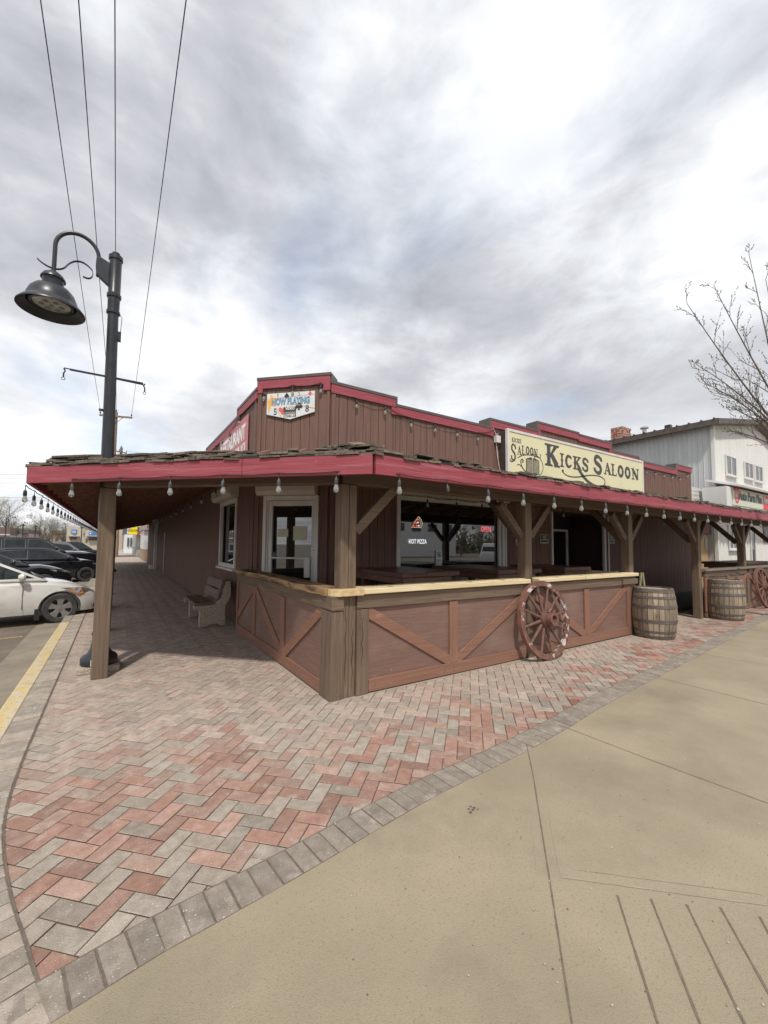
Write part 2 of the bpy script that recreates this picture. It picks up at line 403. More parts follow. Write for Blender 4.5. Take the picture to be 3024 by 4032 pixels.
# concrete pavement, its joints and the ribbed ramp
conc_m = M('pavement_concrete', (.385, .322, .222), (.30, .25, .168), rough=.82, scale=(.8, .8, .8), lo=.36, hi=.66, bump=.6, bscale=(230, 230, 230), c3=(.225, .185, .125), c3scale=(1.3, 1.3, 1.3), c3lo=.50, c3hi=.85, c4=(.245, .20, .145), c4scale=85, c4lo=.56, c4hi=.74)
B = MB(); z = .0105
ob = [BP[i]-BPN[i]*.209 for i in range(0, len(BP), 2)]
for a, c in zip(ob, ob[1:]):
    ya = -2.2
    B.quad((a.x, a.y, z), (c.x, c.y, z), (c.x, ya, z), (a.x, ya, z))
struct(B.build('concrete_pavement', conc_m))
joint2 = M('concrete_joint', (.19, .15, .105), (.13, .105, .075), rough=.95, scale=(40, 40, 40))
tool = M('concrete_tooled_edge', (.385, .33, .245), (.30, .25, .18), rough=.6, scale=(5, 5, 5))
def jline(B, pts, w, zz=.0125):
    P = resample([(p[0], p[1]) for p in pts], .05); NN = normals2d(P)
    for i in range(len(P)-1):
        w0, w1 = w*(.7+.6*noise1(i, w)), w*(.7+.6*noise1(i+1, w))
        B.quad(*[(q.x, q.y, zz) for q in (P[i]-NN[i]*w0/2, P[i+1]-NN[i+1]*w1/2, P[i+1]+NN[i+1]*w1/2, P[i]+NN[i]*w0/2)])
J = MB(); T = MB()
def G2(x, y): p = g(x, y); return (p.x, p.y)
cA = lambda x, y: G2(1800+x/1.355, 3200+y/1.355); cB = lambda x, y: G2(1200+x*1.0995, 2500+y*1.0995)
j1 = [cB(795, 398), cB(820, 520), cA(435, 0), cA(495, 380), cA(550, 740), cA(610, 1128)]
j1.append((2*j1[-1][0]-j1[-2][0], 2*j1[-1][1]-j1[-2][1]))
jline(J, j1, .007)
j2 = [cB(905, 325), cB(1230, 450), cB(1659, 610)]; e2 = (j2[-1][0]+.03, -2.1); jline(J, j2+[e2], .006)
j3 = [cB(1240, 150), cB(1659, 255)]; jline(J, j3+[(j3[-1][0], -2.1)], .006)
j4 = [cB(1390, 65), cB(1659, 112)]; jline(J, j4+[(j4[-1][0], -2.1)], .006)
for X in (9.6, 11.7, 13.8, 15.9, 18): jline(J, [(X, bo_y(X)-.25), (X, -2.1)], .006)
j5 = [cA(560, 358), cA(1659, 510)]; jline(T, j5+[(j5[-1][0]+.6, j5[-1][1]-.56)], .008, .0128)
jline(T, [cA(640, 318), cA(1659, 455)], .004, .0128); jline(T, [cA(490, 0), cA(530, 240), cA(560, 358)], .005, .0128)
jline(T, [cA(395, 40), cA(430, 380)], .003, .0128)
for a, c in (((855, 455), (1065, 1128)), ((1035, 475), (1290, 1128)), ((1225, 505), (1525, 1128)), ((1405, 520), (1659, 975)), ((1615, 570), (1730, 790)), ((1800, 590), (2000, 1000))):
    a, c = cA(*a), cA(*c); jline(J, [a, c, (c[0]+(c[0]-a[0])*.6, c[1]+(c[1]-a[1])*.6)], .0085)
struct(J.build('pavement_joints', joint2)); struct(T.build('pavement_tooling', tool))
# small stones and spots lying on the paving
B = MB(); rr = random.Random(3)
for _ in range(650):
    x = rr.uniform(-.3, 7); y = rr.uniform(.3, 4.2)**1.0; r = rr.uniform(.0015, .0055)
    if rr.random() < .35: x, y = rr.uniform(1.8, 8), rr.uniform(3.3, 3.82); r *= 1.5
    B.lathe([(r*.6, 0), (r, r*.5), (r*.5, r)], (x, y, .012 if y < bo_y(x) else .002), n=5)
o = B.build('gravel_crumbs', M('pebble', (.55, .51, .45), (.30, .27, .23), rough=.9, scale=(30, 30, 30))); o['kind'] = 'stuff'
B = MB()
for dx, dy in ((0, 0), (.02, .01), (-.015, .02), (.03, -.012), (-.03, -.01), (.012, .03)):
    p = g(1862, 3197); r = rr.uniform(.006, .012); B.quad(*[(p.x+dx+r*cos(t)*rr.uniform(.7, 1.2), p.y+dy+r*sin(t)*rr.uniform(.7, 1.2), .0125) for t in [k*pi/4 for k in range(8)]])
for _ in range(60):
    x, y = rr.uniform(.6, 3.2), rr.uniform(.4, 2.0); r = rr.uniform(.002, .005)
    B.quad(*[(x+r*cos(t)*rr.uniform(.7, 1.2), y+r*sin(t)*rr.uniform(.7, 1.2), .0122) for t in [k*pi/3 for k in range(6)]])
o = B.build('gum_spots', M('dark_spot', (.11, .09, .07), rough=.8)); o['kind'] = 'stuff'

# kerb, gutter, parking lines
kerb_m = M('kerb_concrete', (.33, .30, .25), (.24, .215, .175), rough=.85, scale=(6, 6, 6), bump=.4)
yel = M('kerb_yellow', (.62, .49, .20), (.55, .38, .11), rough=.8, scale=(5, 5, 5), bump=.3, c3=(.56, .48, .36), c3scale=(11, 11, 11), c3lo=.43, c3hi=.56, c4=(.3, .26, .2), c4scale=40, c4lo=.62, c4hi=.68)
KP = [p for p in resample(INs, .25)]; KN = normals2d(KP)
def sweep(B, P, NN, prof):
    for a, c, na, nc in zip(P, P[1:], NN, NN[1:]):
        for (o0, z0), (o1, z1) in zip(prof, prof[1:]):
            pa, pc, qa, qc = a+na*o0, c+nc*o0, a+na*o1, c+nc*o1
            B.quad((pa.x, pa.y, z0), (pc.x, pc.y, z0), (qc.x, qc.y, z1), (qa.x, qa.y, z1))
kp = [(.205, -.02), (.205, .008), (.212, .012), (.335, .010), (.352, 0), (.362, -.02), (.37, -.12)]
B = MB(); i0 = next(i for i, p in enumerate(KP) if p.y > 10.2)
sweep(B, KP[i0:], KN[i0:], kp); struct(B.build('kerb', kerb_m))
B = MB(); sweep(B, KP[:i0+1], KN[:i0+1], kp); struct(B.build('painted_kerb', yel))
B = MB(); sweep(B, KP, KN, [(.37, -.118), (.80, -.128), (.81, -.145)]); struct(B.build('gutter', M('gutter_concrete', (.30, .255, .195), (.20, .17, .13), rough=.85, scale=(2, 2, 2), bump=.4, bscale=(50, 50, 50))))
line_m = M('parking_line_paint', (.50, .37, .13), (.36, .27, .12), rough=.8, scale=(9, 9, 9), c3=(.2, .165, .125), c3scale=(14, 14, 14), c3lo=.5, c3hi=.6)
B = MB(); A12 = radians(11)
for y0 in (7.15, 9.95, 12.9, 15.8, 18.9):
    d = V((-cos(A12), -sin(A12), 0)); n = V((sin(A12), -cos(A12), 0))*.05; p = V((-1.36, y0, -.136))
    B.quad(p+n, p-n, p-n+d*5, p+n+d*5)
struct(B.build('parking_lines', line_m))

# ================================================================== SALOON
A_ = V((2.08, 7.43, 0)); B_ = V((3.06, 6.45, 0)); XE = 17.95; XL = 2.08; YF = 6.45; YFAR = 37.0
saloon = thing('saloon', 'long brown board sided saloon with stepped parapet and red trim on the corner', 'building', (3, 7, 0))
sid = sidingmat()
def wall_run(name, p, q, segs, openings, bw=.167, z0=0.0, thick=.3, mat=None, seed=1):
    """a wall from p to q: boards with grooves over a backing; segs [(s0,s1,top)], openings [(s0,s1,z0,z1)]"""
    rr = random.Random(seed); p, q = V(p), V(q); d = (q-p); Ln = d.length; d.normalize(); n = V((d.y, -d.x, 0))
    B = MB()
    def cols(zlo, ztop, a, c, off, th):
        cut = sorted({a, c, *[min(max(o[k], a), c) for o in openings for k in (0, 1)]})
        for s0, s1 in zip(cut, cut[1:]):
            if s1-s0 < 1e-3: continue
            mid = (s0+s1)/2; spans = [(zlo, ztop)]
            for o in openings:
                if o[0] < mid < o[1]:
                    new = []
                    for (l, h) in spans:
                        if o[2] > l: new.append((l, min(h, o[2])))
                        if o[3] < h: new.append((max(l, o[3]), h))
                    spans = [w for w in new if w[1]-w[0] > .01]
            for l, h in spans:
                c3 = p+d*mid+n*(off-th/2)+UZ*((l+h)/2); B.box(c3, (s1-s0, th, h-l), (d, n, UZ))
    for s0, s1, top in segs:
        cols(z0, top-.03, s0, s1, -.012, thick)
        k0 = math.ceil(s0/bw-1e-6)
        s = s0
        while s < s1-1e-3:
            e_ = min((math.floor(s/bw+1e-6)+1)*bw, s1)
            jit = rr.uniform(-.0015, .0015)
            cols(z0+.02, top-.05, s+.005, e_-.005, .006+jit, .018); s = e_
    return B.build(name, mat or sid, saloon)
LA = (YFAR-A_.y)
front_open = [(4.50-B_.x, 7.52-B_.x, .85, 2.56), (9.36-B_.x, 11.9-B_.x, 0, 2.52)]
fseg = [(0, 1.39, 4.47), (1.39, 4.01, 4.33), (4.01, 5.74, 4.53), (5.74, 7.55, 4.76), (7.55, 9.24, 4.72), (9.24, 10.9, 4.50), (10.9, 13.55, 4.40), (13.55, XE-B_.x, 4.59)]
wall_run('wall', B_, (XE, YF, 0), fseg, front_open, seed=1)
wall_run('wall', A_, B_, [(0, 1.386, 4.62)], [(.17, 1.22, 0, 2.46)], seed=2)
lopen = [(YFAR-10.30, YFAR-8.74, 1.07, 2.55)]
lseg = [(0, LA-5.0, 4.12), (LA-5.0, LA-1.42, 4.29), (LA-1.42, LA, 4.45)]
wall_run('wall', (XL, YFAR, 0), (XL, A_.y, 0), lseg, lopen, seed=3)
wall_run('wall', (XE, YF+.28, 0), (XE, YFAR, 0), [(0, YFAR-YF-.28, 4.2)], [], bw=.5, seed=4)
bm_ = MB(); bm_.quad((XL+.25, 8, 4.0), (4, 6.8, 4.0), (XE-.25, 6.8, 4.0), (XE-.25, YFAR, 4.0), (XL+.25, YFAR, 4.0)); bm_.build('flat_roof', coping(), saloon)
def top_trim(p, q, segs, tag_ax):
    """pink-red board and metal coping that follow the stepped top"""
    p, q = V(p), V(q); d = (q-p).normalized(); n = V((d.y, -d.x, 0)); R, Cc = MB(), MB(); prev = None
    for i, (s0, s1, top) in enumerate(segs):
        a = s0 if i == 0 else s0+.003; c = s1
        R.box(p+d*((a+c)/2)+n*.028+UZ*(top-.125), (c-a, .026, .16), (d, n, UZ))
        Cc.box(p+d*((a+c)/2)-n*.12+UZ*(top-.02), (c-a+.04, .34, .05), (d, n, UZ))
        if prev is not None and abs(prev-top) > .05:
            hi, lo_ = max(prev, top), min(prev, top); x = s0-.055 if prev > top else s0+.06
            R.box(p+d*x+n*.0295+UZ*((hi+lo_)/2-.215), (.11, .029, max(.05, hi-lo_)), (d, n, UZ))
            Cc.box(p+d*(s0-.0 if prev > top else s0+.0)-n*.121+UZ*((hi+lo_)/2-.02), (.045, .338, hi-lo_-.04), (d, n, UZ))
        prev = top
    R.build('red_trim', trimred(tag_ax), saloon, bevel=.004); Cc.build('coping', coping(), saloon)
top_trim(B_, (XE, YF, 0), fseg, 'x'); top_trim(A_, B_, [(0, 1.386, 4.62)], 'x'); top_trim((XL, YFAR, 0), (XL, A_.y, 0), lseg, 'y')
# step blocks where the raised corner meets the lower side parapets
R = MB(); d = (B_-A_).normalized(); n = V((d.y, -d.x, 0))
R.box(B_-d*.055+n*.032+UZ*4.385, (.13, .03, .16), (d, n, UZ)); R.build('red_trim', trimred('z'), saloon, bevel=.004); R = MB(); R.box(A_+d*.05+n*.032+UZ*4.40, (.10, .03, .13), (d, n, UZ)); R.build('red_trim', trimred('z'), saloon, bevel=.004)
Cc = MB(); Cc.box(B_+d*.0-n*.14+UZ*4.54, (.05, .32, .15), (d, n, UZ)); Cc.build('coping', coping(), saloon); Cc = MB(); Cc.box(A_-n*.14+UZ*4.54, (.05, .32, .15), (d, n, UZ)); Cc.build('coping', coping(), saloon)
# corner boards
B = MB(); B.bb(XL-.03, XL-.004, A_.y+.05, A_.y+.13, .02, 4.28); B.box(A_+d*.04+n*.018+UZ*2.2, (.07, .03, 4.3), (d, n, UZ)); B.box(B_-d*.03+n*.018+UZ*2.2, (.05, .03, 4.3), (d, n, UZ)); B.bb(B_.x+.02, B_.x+.09, YF-.03, YF-.008, .02, 4.25)
B.build('corner_board', sid, saloon, bevel=.003)

# windows and doors of the saloon
def window(p, q, z0, z1, fr=.075, depth=.05, parent=saloon, name='window', mull=(), inset=.02, sill=True):
    p, q = V(p), V(q); d = (q-p); L_ = d.length; d.normalize(); n = V((d.y, -d.x, 0)); Bf = MB()
    def bx(s0, s1, a, c, o, t): Bf.box(p+d*((s0+s1)/2)+n*o+UZ*((a+c)/2), (s1-s0, t, c-a), (d, n, UZ))
    bx(0, fr, z0, z1, 0, depth); bx(L_-fr, L_, z0, z1, 0, depth); bx(fr, L_-fr, z1-fr, z1, 0, depth); bx(fr, L_-fr, z0, z0+fr, 0, depth)
    for m_ in mull: bx(m_-.03, m_+.03, z0+fr, z1-fr, -.004, depth-.01)
    if sill: bx(-.03, L_+.03, z0-.05, z0-.002, .03, .11)
    w = Bf.build(name, white(), parent, bevel=.004)
    g_ = MB(); g_.box(p+d*(L_/2)-n*inset+UZ*((z0+z1)/2), (L_-fr*2+.01, .008, z1-z0-fr*2+.01), (d, n, UZ)); g_.build('pane', glassd(), w, at=None)
    return w
ORI_fix = None
window((4.50, YF, 0), (7.44, YF, 0), .86, 2.56, fr=.085, inset=.05)
B = MB(); B.bb(7.445, 7.52, YF-.06, YF+.02, .5, 2.6); B.bb(7.55, 7.60, YF-.05, YF+.02, .4, 2.6); B.build('window_jamb', white(), saloon, bevel=.004)
window((XL, 10.30, 0), (XL, 8.74, 0), 1.07, 2.55, fr=.09, inset=.07, depth=.07)
# boxes of the roll-down shutters
def shutter(p, q, z0, z1, dep):
    p, q = V(p), V(q); d = (q-p); L_ = d.length; d.normalize(); n = V((d.y, -d.x, 0)); B = MB()
    B.prism([(0, z0), (dep*.72, z0), (dep, z0+.07), (dep, z1), (0, z1)], p+n*.01, n, UZ, d, L_)
    B.build('shutter_box', M('shutter_beige', (.62, .56, .48), (.55, .49, .42), rough=.5, scale=(3, 3, 3)), saloon, bevel=.006)
shutter(A_+d*.08, A_+d*1.19, 2.45, 2.66, .17); shutter((XL, 10.5, 0), (XL, 8.62, 0), 2.56, 2.80, .2); shutter((4.45, YF, 0), (7.6, YF, 0), 2.57, 2.76, .16)
# corner door
dr = MB(); p = A_
def onc(B, s0, s1, z0, z1, o, t): B.box(A_+d*((s0+s1)/2)+n*o+UZ*((z0+z1)/2), (s1-s0, t, z1-z0), (d, n, UZ))
fr = MB(); onc(fr, .175, .235, 0, 2.445, .0, .10); onc(fr, 1.155, 1.215, 0, 2.445, .0, .10); onc(fr, .236, 1.154, 2.37, 2.445, .0, .10); onc(fr, .236, .262, 0, 2.369, -.02, .06)
fr.build('door_frame', white(), saloon, bevel=.004)
onc(dr, .265, .335, .03, 2.36, -.02, .045); onc(dr, 1.08, 1.15, .03, 2.36, -.02, .045); onc(dr, .336, 1.079, 2.27, 2.36, -.02, .045); onc(dr, .336, 1.079, .03, .22, -.02, .045)
door = dr.build('door', white(), saloon, bevel=.004)
q = MB(); onc(q, .33, 1.085, .21, 2.28, -.03, .008); q.build('pane', glassd(), door)
q = MB(); onc(q, .31, 1.0, 1.335, 1.365, .04, .03); q.build('push_bar', white(), door, bevel=.005)
q = MB(); onc(q, .985, 1.08, 1.02, 1.37, .045, .07); q.build('paddle', white(), door, bevel=.008)
q = MB(); c_ = A_+d*1.115+n*.004+UZ*1.52; q.lathe([(.022, 0), (.02, .012), (.008, .016)], c_, n, 14); q.build('lock', M('chrome', (.6, .6, .6), rough=.2, metal=1), door, smooth=True)
def paper(name, s0, s1, z0, z1, label, cat, rgb=(205, 205, 185)):
    B = MB(); onc(B, s0, s1, z0, z1, -.022, .003); o = B.build(name, M('paper', lin(rgb), tuple(x*.93 for x in lin(rgb)), rough=.8, scale=(3, 3, 3)), None); return tag(o, label, cat)
o = paper('door_notice', .43, .635, 1.72, 1.86, 'small blank notice taped inside the glass corner door, left one', 'notice')
o = paper('door_notice', .73, .99, 1.66, 1.91, 'larger pale notice taped inside the glass corner door, right one', 'notice')
q = MB(); c_ = A_+d*.375-n*.018+UZ*1.41; q.prism([(.045*cos(a), .05*sin(a)) for a in [k*pi/3+pi/6 for k in range(6)]], c_, d, UZ, n, .002); o = q.build('door_sticker', M('sticker_grey', lin((70, 72, 74)), lin((110, 112, 110)), scale=(60, 60, 60))); tag(o, 'small grey hexagon sticker at the left edge of the corner door glass', 'sticker')
# recessed street entrance on the front
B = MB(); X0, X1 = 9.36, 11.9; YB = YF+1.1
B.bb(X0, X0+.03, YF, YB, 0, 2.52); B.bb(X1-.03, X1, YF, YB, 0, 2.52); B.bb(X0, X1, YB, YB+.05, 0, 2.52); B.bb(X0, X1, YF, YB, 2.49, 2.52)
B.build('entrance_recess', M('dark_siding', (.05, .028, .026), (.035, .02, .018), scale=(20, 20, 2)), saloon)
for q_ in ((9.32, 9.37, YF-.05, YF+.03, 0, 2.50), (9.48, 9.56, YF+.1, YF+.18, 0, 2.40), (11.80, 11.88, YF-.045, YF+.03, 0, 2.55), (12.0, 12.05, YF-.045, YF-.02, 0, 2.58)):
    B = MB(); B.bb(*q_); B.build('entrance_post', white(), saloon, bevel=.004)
w_ = window((10.55, YB-.03, 0), (11.72, YB-.03, 0), .9, 2.12, fr=.07, name='entrance_door', inset=.01, sill=False)
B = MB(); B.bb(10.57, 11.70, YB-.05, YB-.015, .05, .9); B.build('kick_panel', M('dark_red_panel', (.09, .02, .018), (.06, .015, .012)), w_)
# things fixed to the long side wall
B = MB(); B.bb(XL-.07, XL-.01, 23.3, 23.42, 1.85, 2.1); B.tube([(XL-.04, 23.36, .02), (XL-.04, 23.36, 1.85)], .022); B.build('conduit', white(), saloon)
B = MB(); B.bb(XL-.18, XL-.01, 27.9, 28.1, 0, 2.75); B.bb(XL-.3, XL-.01, 27.7, 28.3, 2.76, 3.0); B.bb(XL-.35, XL-.01, 28.3, 28.9, 0, .22); B.build('side_porch_frame', white(), saloon, bevel=.01)
B = MB(); B.bb(XL-.05, XL-.01, 28.95, 30.1, .2, 2.6); B.build('side_door', plain('side_door_brown', (62, 46, 44)), saloon)
# light switch and small boxes on the front wall
for q_ in ((7.93, 8.0, YF-.06, YF-.01, 1.62, 1.86), (8.0, 8.04, YF-.05, YF-.01, 1.05, 1.2)): B = MB(); B.bb(*q_); B.build('switch_box', white(), saloon, bevel=.004)
B = MB(); B.bb(7.22, 7.36, YF-.10, YF-.02, 3.98, 4.14); B.tube([(7.27, YF-.04, 3.99), (7.3, YF-.06, 3.6), (7.42, YF-.05, 3.2)], .008, 6); B.tube([(7.28, YF-.04, 4.14), (7.2, YF-.03, 4.3), (7.15, YF-.03, 4.36)], .008, 6)
B.build('junction_box', white(), saloon)

# ------------------------------------------------------------------ canopy
ZE = 2.275; ZT = 2.465; ZW = 3.165
Epts = [V((-.87, YFAR+.5, 0)), V((-.87, 6.25, 0)), V((2.05, 3.33, 0)), V((18.6, 3.33, 0))]
Wpts = [V((XL-.02, YFAR+.5, 0)), A_+V((-.015, -.015, 0)), B_+V((-.015, -.015, 0)), V((18.6, YF-.02, 0))]
canopy = thing('porch_canopy', 'cedar shake porch canopy with red fascia and brown posts wrapped around the saloon corner', 'canopy', (0, 5, 0))
deck = MB(); deckm = M('canopy_underside', (.15, .04, .032), (.07, .022, .018), rough=.8, scale=(2, 40, 2), bump=.3)
for i in range(3):
    e0, e1, w0, w1 = Epts[i], Epts[i+1], Wpts[i], Wpts[i+1]; nb = 17
    for k in range(nb):
        t0, t1 = k/nb+.002, (k+1)/nb-.002
        P = [lerp(e0, w0, t0)+UZ*(lerp(ZT-.02, ZW-.04, t0)), lerp(e1, w1, t0)+UZ*(lerp(ZT-.02, ZW-.04, t0)), lerp(e1, w1, t1)+UZ*(lerp(ZT-.02, ZW-.04, t1)), lerp(e0, w0, t1)+UZ*(lerp(ZT-.02, ZW-.04, t1))]
        deck.quad(*P); deck.quad(*[q+UZ*.018 for q in P])
deck.build('underside_boards', deckm, canopy)
# rafters
rf = MB()
for i, step in ((0, .6), (1, .6), (2, .6)):
    e0, e1, w0, w1 = Epts[i], Epts[i+1], Wpts[i], Wpts[i+1]; Ln = (e1-e0).length; k = .3
    while k < Ln:
        t = k/Ln; a = lerp(e0, e1, t); c = lerp(w0, w1, t)
        if i == 1: dd = (w0-e0+w1-e1).normalized(); c = a+dd*((w0-e0).length*.62)
        h0, h1 = ZT-.10, (ZW-.12 if i != 1 else lerp(ZT-.1, ZW-.12, .9)); dv = (c-a).normalized()
        rf.bar(a+dv*.05+UZ*h0, c-dv*.02+UZ*h1, .045, .12); k += step
rf.build('rafters', M('rafter_wood', (.34, .19, .13), (.22, .11, .08), rough=.8, scale=(9, 9, 9), bump=.3), canopy)
# cedar shakes
sh = MB(); rr = random.Random(11)
shm = M('cedar_shake', (.215, .18, .145), (.10, .082, .065), rough=.9, scale=(25, 25, 25), bump=.8, attr='tone', c3=(.13, .135, .08), c3scale=(4, 4, 4), c3lo=.6, c3hi=.72)
for i in range(3):
    e0, e1, w0, w1 = Epts[i], Epts[i+1], Wpts[i], Wpts[i+1]; nrow = 15
    for r_ in range(-1, nrow):
        t0 = max(-.012, r_/nrow-.02*0) if r_ >= 0 else -.015; t1 = min(1, t0+1.9/nrow); a0, a1 = lerp(e0, w0, t0), lerp(e1, w1, t0); Ln = (a1-a0).length
        c0, c1 = lerp(e0, w0, t1), lerp(e1, w1, t1); z0, z1 = lerp(ZT, ZW, t0), lerp(ZT, ZW, t1); s = 0
        lift = .022 if r_ < 0 else .040
        while s < Ln:
            near = i > 0 or s > Ln-14
            w = rr.uniform(.09, .24)*(1 if near else 2.6); s1_ = min(s+w, Ln)
            f0, f1 = (s+.003)/Ln, (s1_-.003)/Ln; j = rr.uniform(-.045, .02)*(.5 if r_ < 0 else 1); th = rr.uniform(.012, .026); up_ = rr.uniform(0, .018)+(rr.random() < .12)*rr.uniform(.01, .045)
            dd = (lerp(c0, c1, (f0+f1)/2)-lerp(a0, a1, (f0+f1)/2)).normalized()
            P = [lerp(a0, a1, f0)+dd*j, lerp(a0, a1, f1)+dd*(j+rr.uniform(-.008, .008)), lerp(c0, c1, f1), lerp(c0, c1, f0)]; zz = [z0+lift+up_, z0+lift+up_+rr.uniform(-.006, .006), z1+.012, z1+.012]
            q = rr.uniform(.6, 1.35); sh.cc = (q, q*rr.uniform(.95, 1), q*rr.uniform(.88, 1)); k = len(sh.v)
            for pp, z_ in zip(P, zz): sh.v.append((pp.x, pp.y, z_))
            for pp, z_ in zip(P, zz): sh.v.append((pp.x, pp.y, z_-th))
            for f in ((0, 1, 2, 3), (7, 6, 5, 4), (0, 4, 5, 1), (1, 5, 6, 2), (2, 6, 7, 3), (3, 7, 4, 0)): sh.face([k+q_ for q_ in f])
            s = s1_
# loose hip shakes
for (a, c) in ((Epts[1], Wpts[1]), (Epts[2], Wpts[2])):
    for k in range(3, 27):
        t = k/27; p_ = lerp(a, c, t); z_ = lerp(ZT, ZW, t)+.07; dd = (c-a).normalized(); sd = UZ.cross(dd)
        for sg in (-1, 1):
            for lay in ((0, 1) if k % 3 == 0 else (0,)):
                q = rr.uniform(.6, 1.3); sh.cc = (q, q*.97, q*.92)
                sh.box(p_+sd*sg*(.07+.02*lay)+UZ*(z_+.028*lay+rr.uniform(0, .02)), (.34, rr.uniform(.12, .2), .022), (dd+UZ*rr.uniform(.16, .3), (sd-UZ*rr.uniform(.02, .2)*sg), UZ))
sh.cc = None
sh.build('shake_shingles', shm, canopy)
# dark under-course and fascia boards
for i in range(3):
    e0, e1 = Epts[i], Epts[i+1]; dd = (e1-e0).normalized(); nn_ = V((dd.y, -dd.x, 0)); Ln = (e1-e0).length; ax = 'yxx'[i]
    B = MB(); s = 0.0; cuts = [0]
    while cuts[-1] < Ln: cuts.append(min(Ln, cuts[-1]+3.6))
    if i == 1: cuts = [0, 2.75, Ln]
    for a, c in zip(cuts, cuts[1:]): B.box(e0+dd*((a+c)/2)+nn_*(.018+rr.uniform(0, .003))+UZ*((ZE+ZT)/2), (c-a-.006, .038, ZT-ZE), (dd, nn_, UZ))
    B.build('fascia_board', trimred(ax if i != 1 else 'x'), canopy, bevel=.004)
    B = MB(); B.box(e0+dd*(Ln/2)+nn_*.012+UZ*(ZT+.012), (Ln, .05, .02), (dd, nn_, UZ)); B.build('drip_strip', M('dark_felt', (.03, .025, .02)), canopy)
# beams
ZB0, ZB1 = 2.25, 2.455
pl_, pc_, pr_ = V((-.1, 5.88, 0)), V((2.02, 3.97, 0)), V((18.4, 3.97, 0))
B = MB(); B.bar((-.1, 5.99, 2.352), (-.1, YFAR, 2.352), .14, .2); B.build('beam', beam('y'), canopy, bevel=.006)
B = MB(); B.bar(pl_+UZ*2.3505, pc_+UZ*2.3505, .14, .2); B.build('beam', beam('x'), canopy, bevel=.006)
B = MB(); B.bar(pc_+UZ*2.352, pr_+UZ*2.352, .14, .2); B.build('beam', beam('x'), canopy, bevel=.006)
# side posts
for k in range(11):
    y = 5.97+3.115*k; B = MB(); B.bb(-.185, -.02, y-.08, y+.08, 0, ZB0-.003); B.build('post', beamlight('z') if k < 2 else beam('z'), canopy, bevel=.008)
# front posts with Y braces
for k, x in enumerate((5.09, 8.06, 11.15, 14.05, 17.1)):
    B = MB(); B.bb(x-.075, x+.075, 3.885, 4.035, 0, ZB0-.003); o = B.build('post', beamlight('z'), canopy, bevel=.008)
    for sg in (-1, 1):
        q = MB(); q.bar((x+sg*.10, 3.955, 1.74), (x+sg*.55, 3.955, 2.20), .09, .10, (0, 1, 0)); q.build('brace', beam('x'), o, bevel=.006)
    q = MB(); q.bar((x, 4.06, 1.74), (x, 4.62, 2.34), .10, .11, (1, 0, 0)); q.build('brace', beam('y'), o, bevel=.006)
# corner post above the ledge: two timbers side by side
B = MB(); B.bb(1.995, 2.088, 3.885, 4.035, 1.12, ZB0-.003); B.bb(2.093, 2.185, 3.888, 4.035, 1.12, ZB0-.003); o = B.build('post', beamlight('z'), canopy, bevel=.007)
q = MB(); q.bar((2.195, 3.955, 1.74), (2.70, 3.955, 2.24), .09, .11, (0, 1, 0)); q.build('brace', beamlight('x'), o, bevel=.006)
# post foot stones
B = MB(); B.bb(-.34, .10, 6.16, 6.60, 0, .07); o = B.build('lamp_plinth', concm(), bevel=.01); tag(o, 'square concrete plinth under the dark street lamp by the corner post', 'plinth')

# ------------------------------------------------------------------ patio walls
pan_m = M('panel_plywood', (.23, .134, .102), (.18, .103, .080), rough=.7, scale=(3, 3, 60), bump=.35, c3=(.27, .185, .152), c3scale=(1.2, 1.2, 1.6), c3lo=.5, c3hi=.85, c4=(.42, .30, .24), c4scale=28, c4lo=.70, c4hi=.74)
def ptrim(ax): return M('panel_trim_'+ax, (.285, .145, .097), (.225, .112, .075), rough=.65, scale=grain(ax, (26, 1.6)), bump=.4, c3=(.40, .25, .17), c3scale=grain(ax, (12, 2)), c3lo=.58, c3hi=.8, c4=(.42, .33, .26), c4scale=35, c4lo=.70, c4hi=.74)
def lumber(ax): return M('ledge_lumber_'+ax, (.82, .70, .46), (.68, .53, .30), rough=.6, scale=grain(ax, (22, 1.2)), bump=.5, c3=(.36, .24, .12), c3scale=(5, 5, 5), c3lo=.68, c3hi=.76)
def rough(ax): return M('ledge_rough_'+ax, (.50, .33, .17), (.20, .115, .055), rough=.75, scale=grain(ax, (20, 1.8)), bump=1.2, c3=(.10, .055, .033), c3scale=grain(ax, (9, 1.6)), c3lo=.47, c3hi=.60)
p1 = thing('patio_wall', 'brown crossbraced patio half wall with pale lumber ledge at the street corner', 'patio wall', (2, 4, 0))
YP = 3.87
B = MB(); B.bb(2.30, 8.0, YP, YP+.02, .03, .92); B.build('panel', pan_m, p1)
B = MB(); B.bb(1.90, 1.92, 4.05, 7.72, .03, .92); B.build('panel', pan_m, p1)
B = MB(); B.bb(8.02, 8.04, 3.96, 5.35, .03, .92); B.bb(1.94, 8.0, 4.06, 4.075, .03, 1.0); B.build('inner_panel', pan_m, p1)
def tr(*a, ax='x', name='trim_board'):
    B = MB(); B.bb(*a); return B.build(name, ptrim(ax), p1, bevel=.004)
tr(2.335, 4.95, YP-.024, YP-.002, .015, .15); tr(5.17, 7.93, YP-.024, YP-.002, .02, .155)
tr(3.50, 3.635, YP-.0265, YP-.002, .152, .90, ax='z'); tr(6.44, 6.58, YP-.0265, YP-.002, .157, .90, ax='z'); tr(7.80, 7.93, YP-.0265, YP-.002, .157, .90, ax='z')
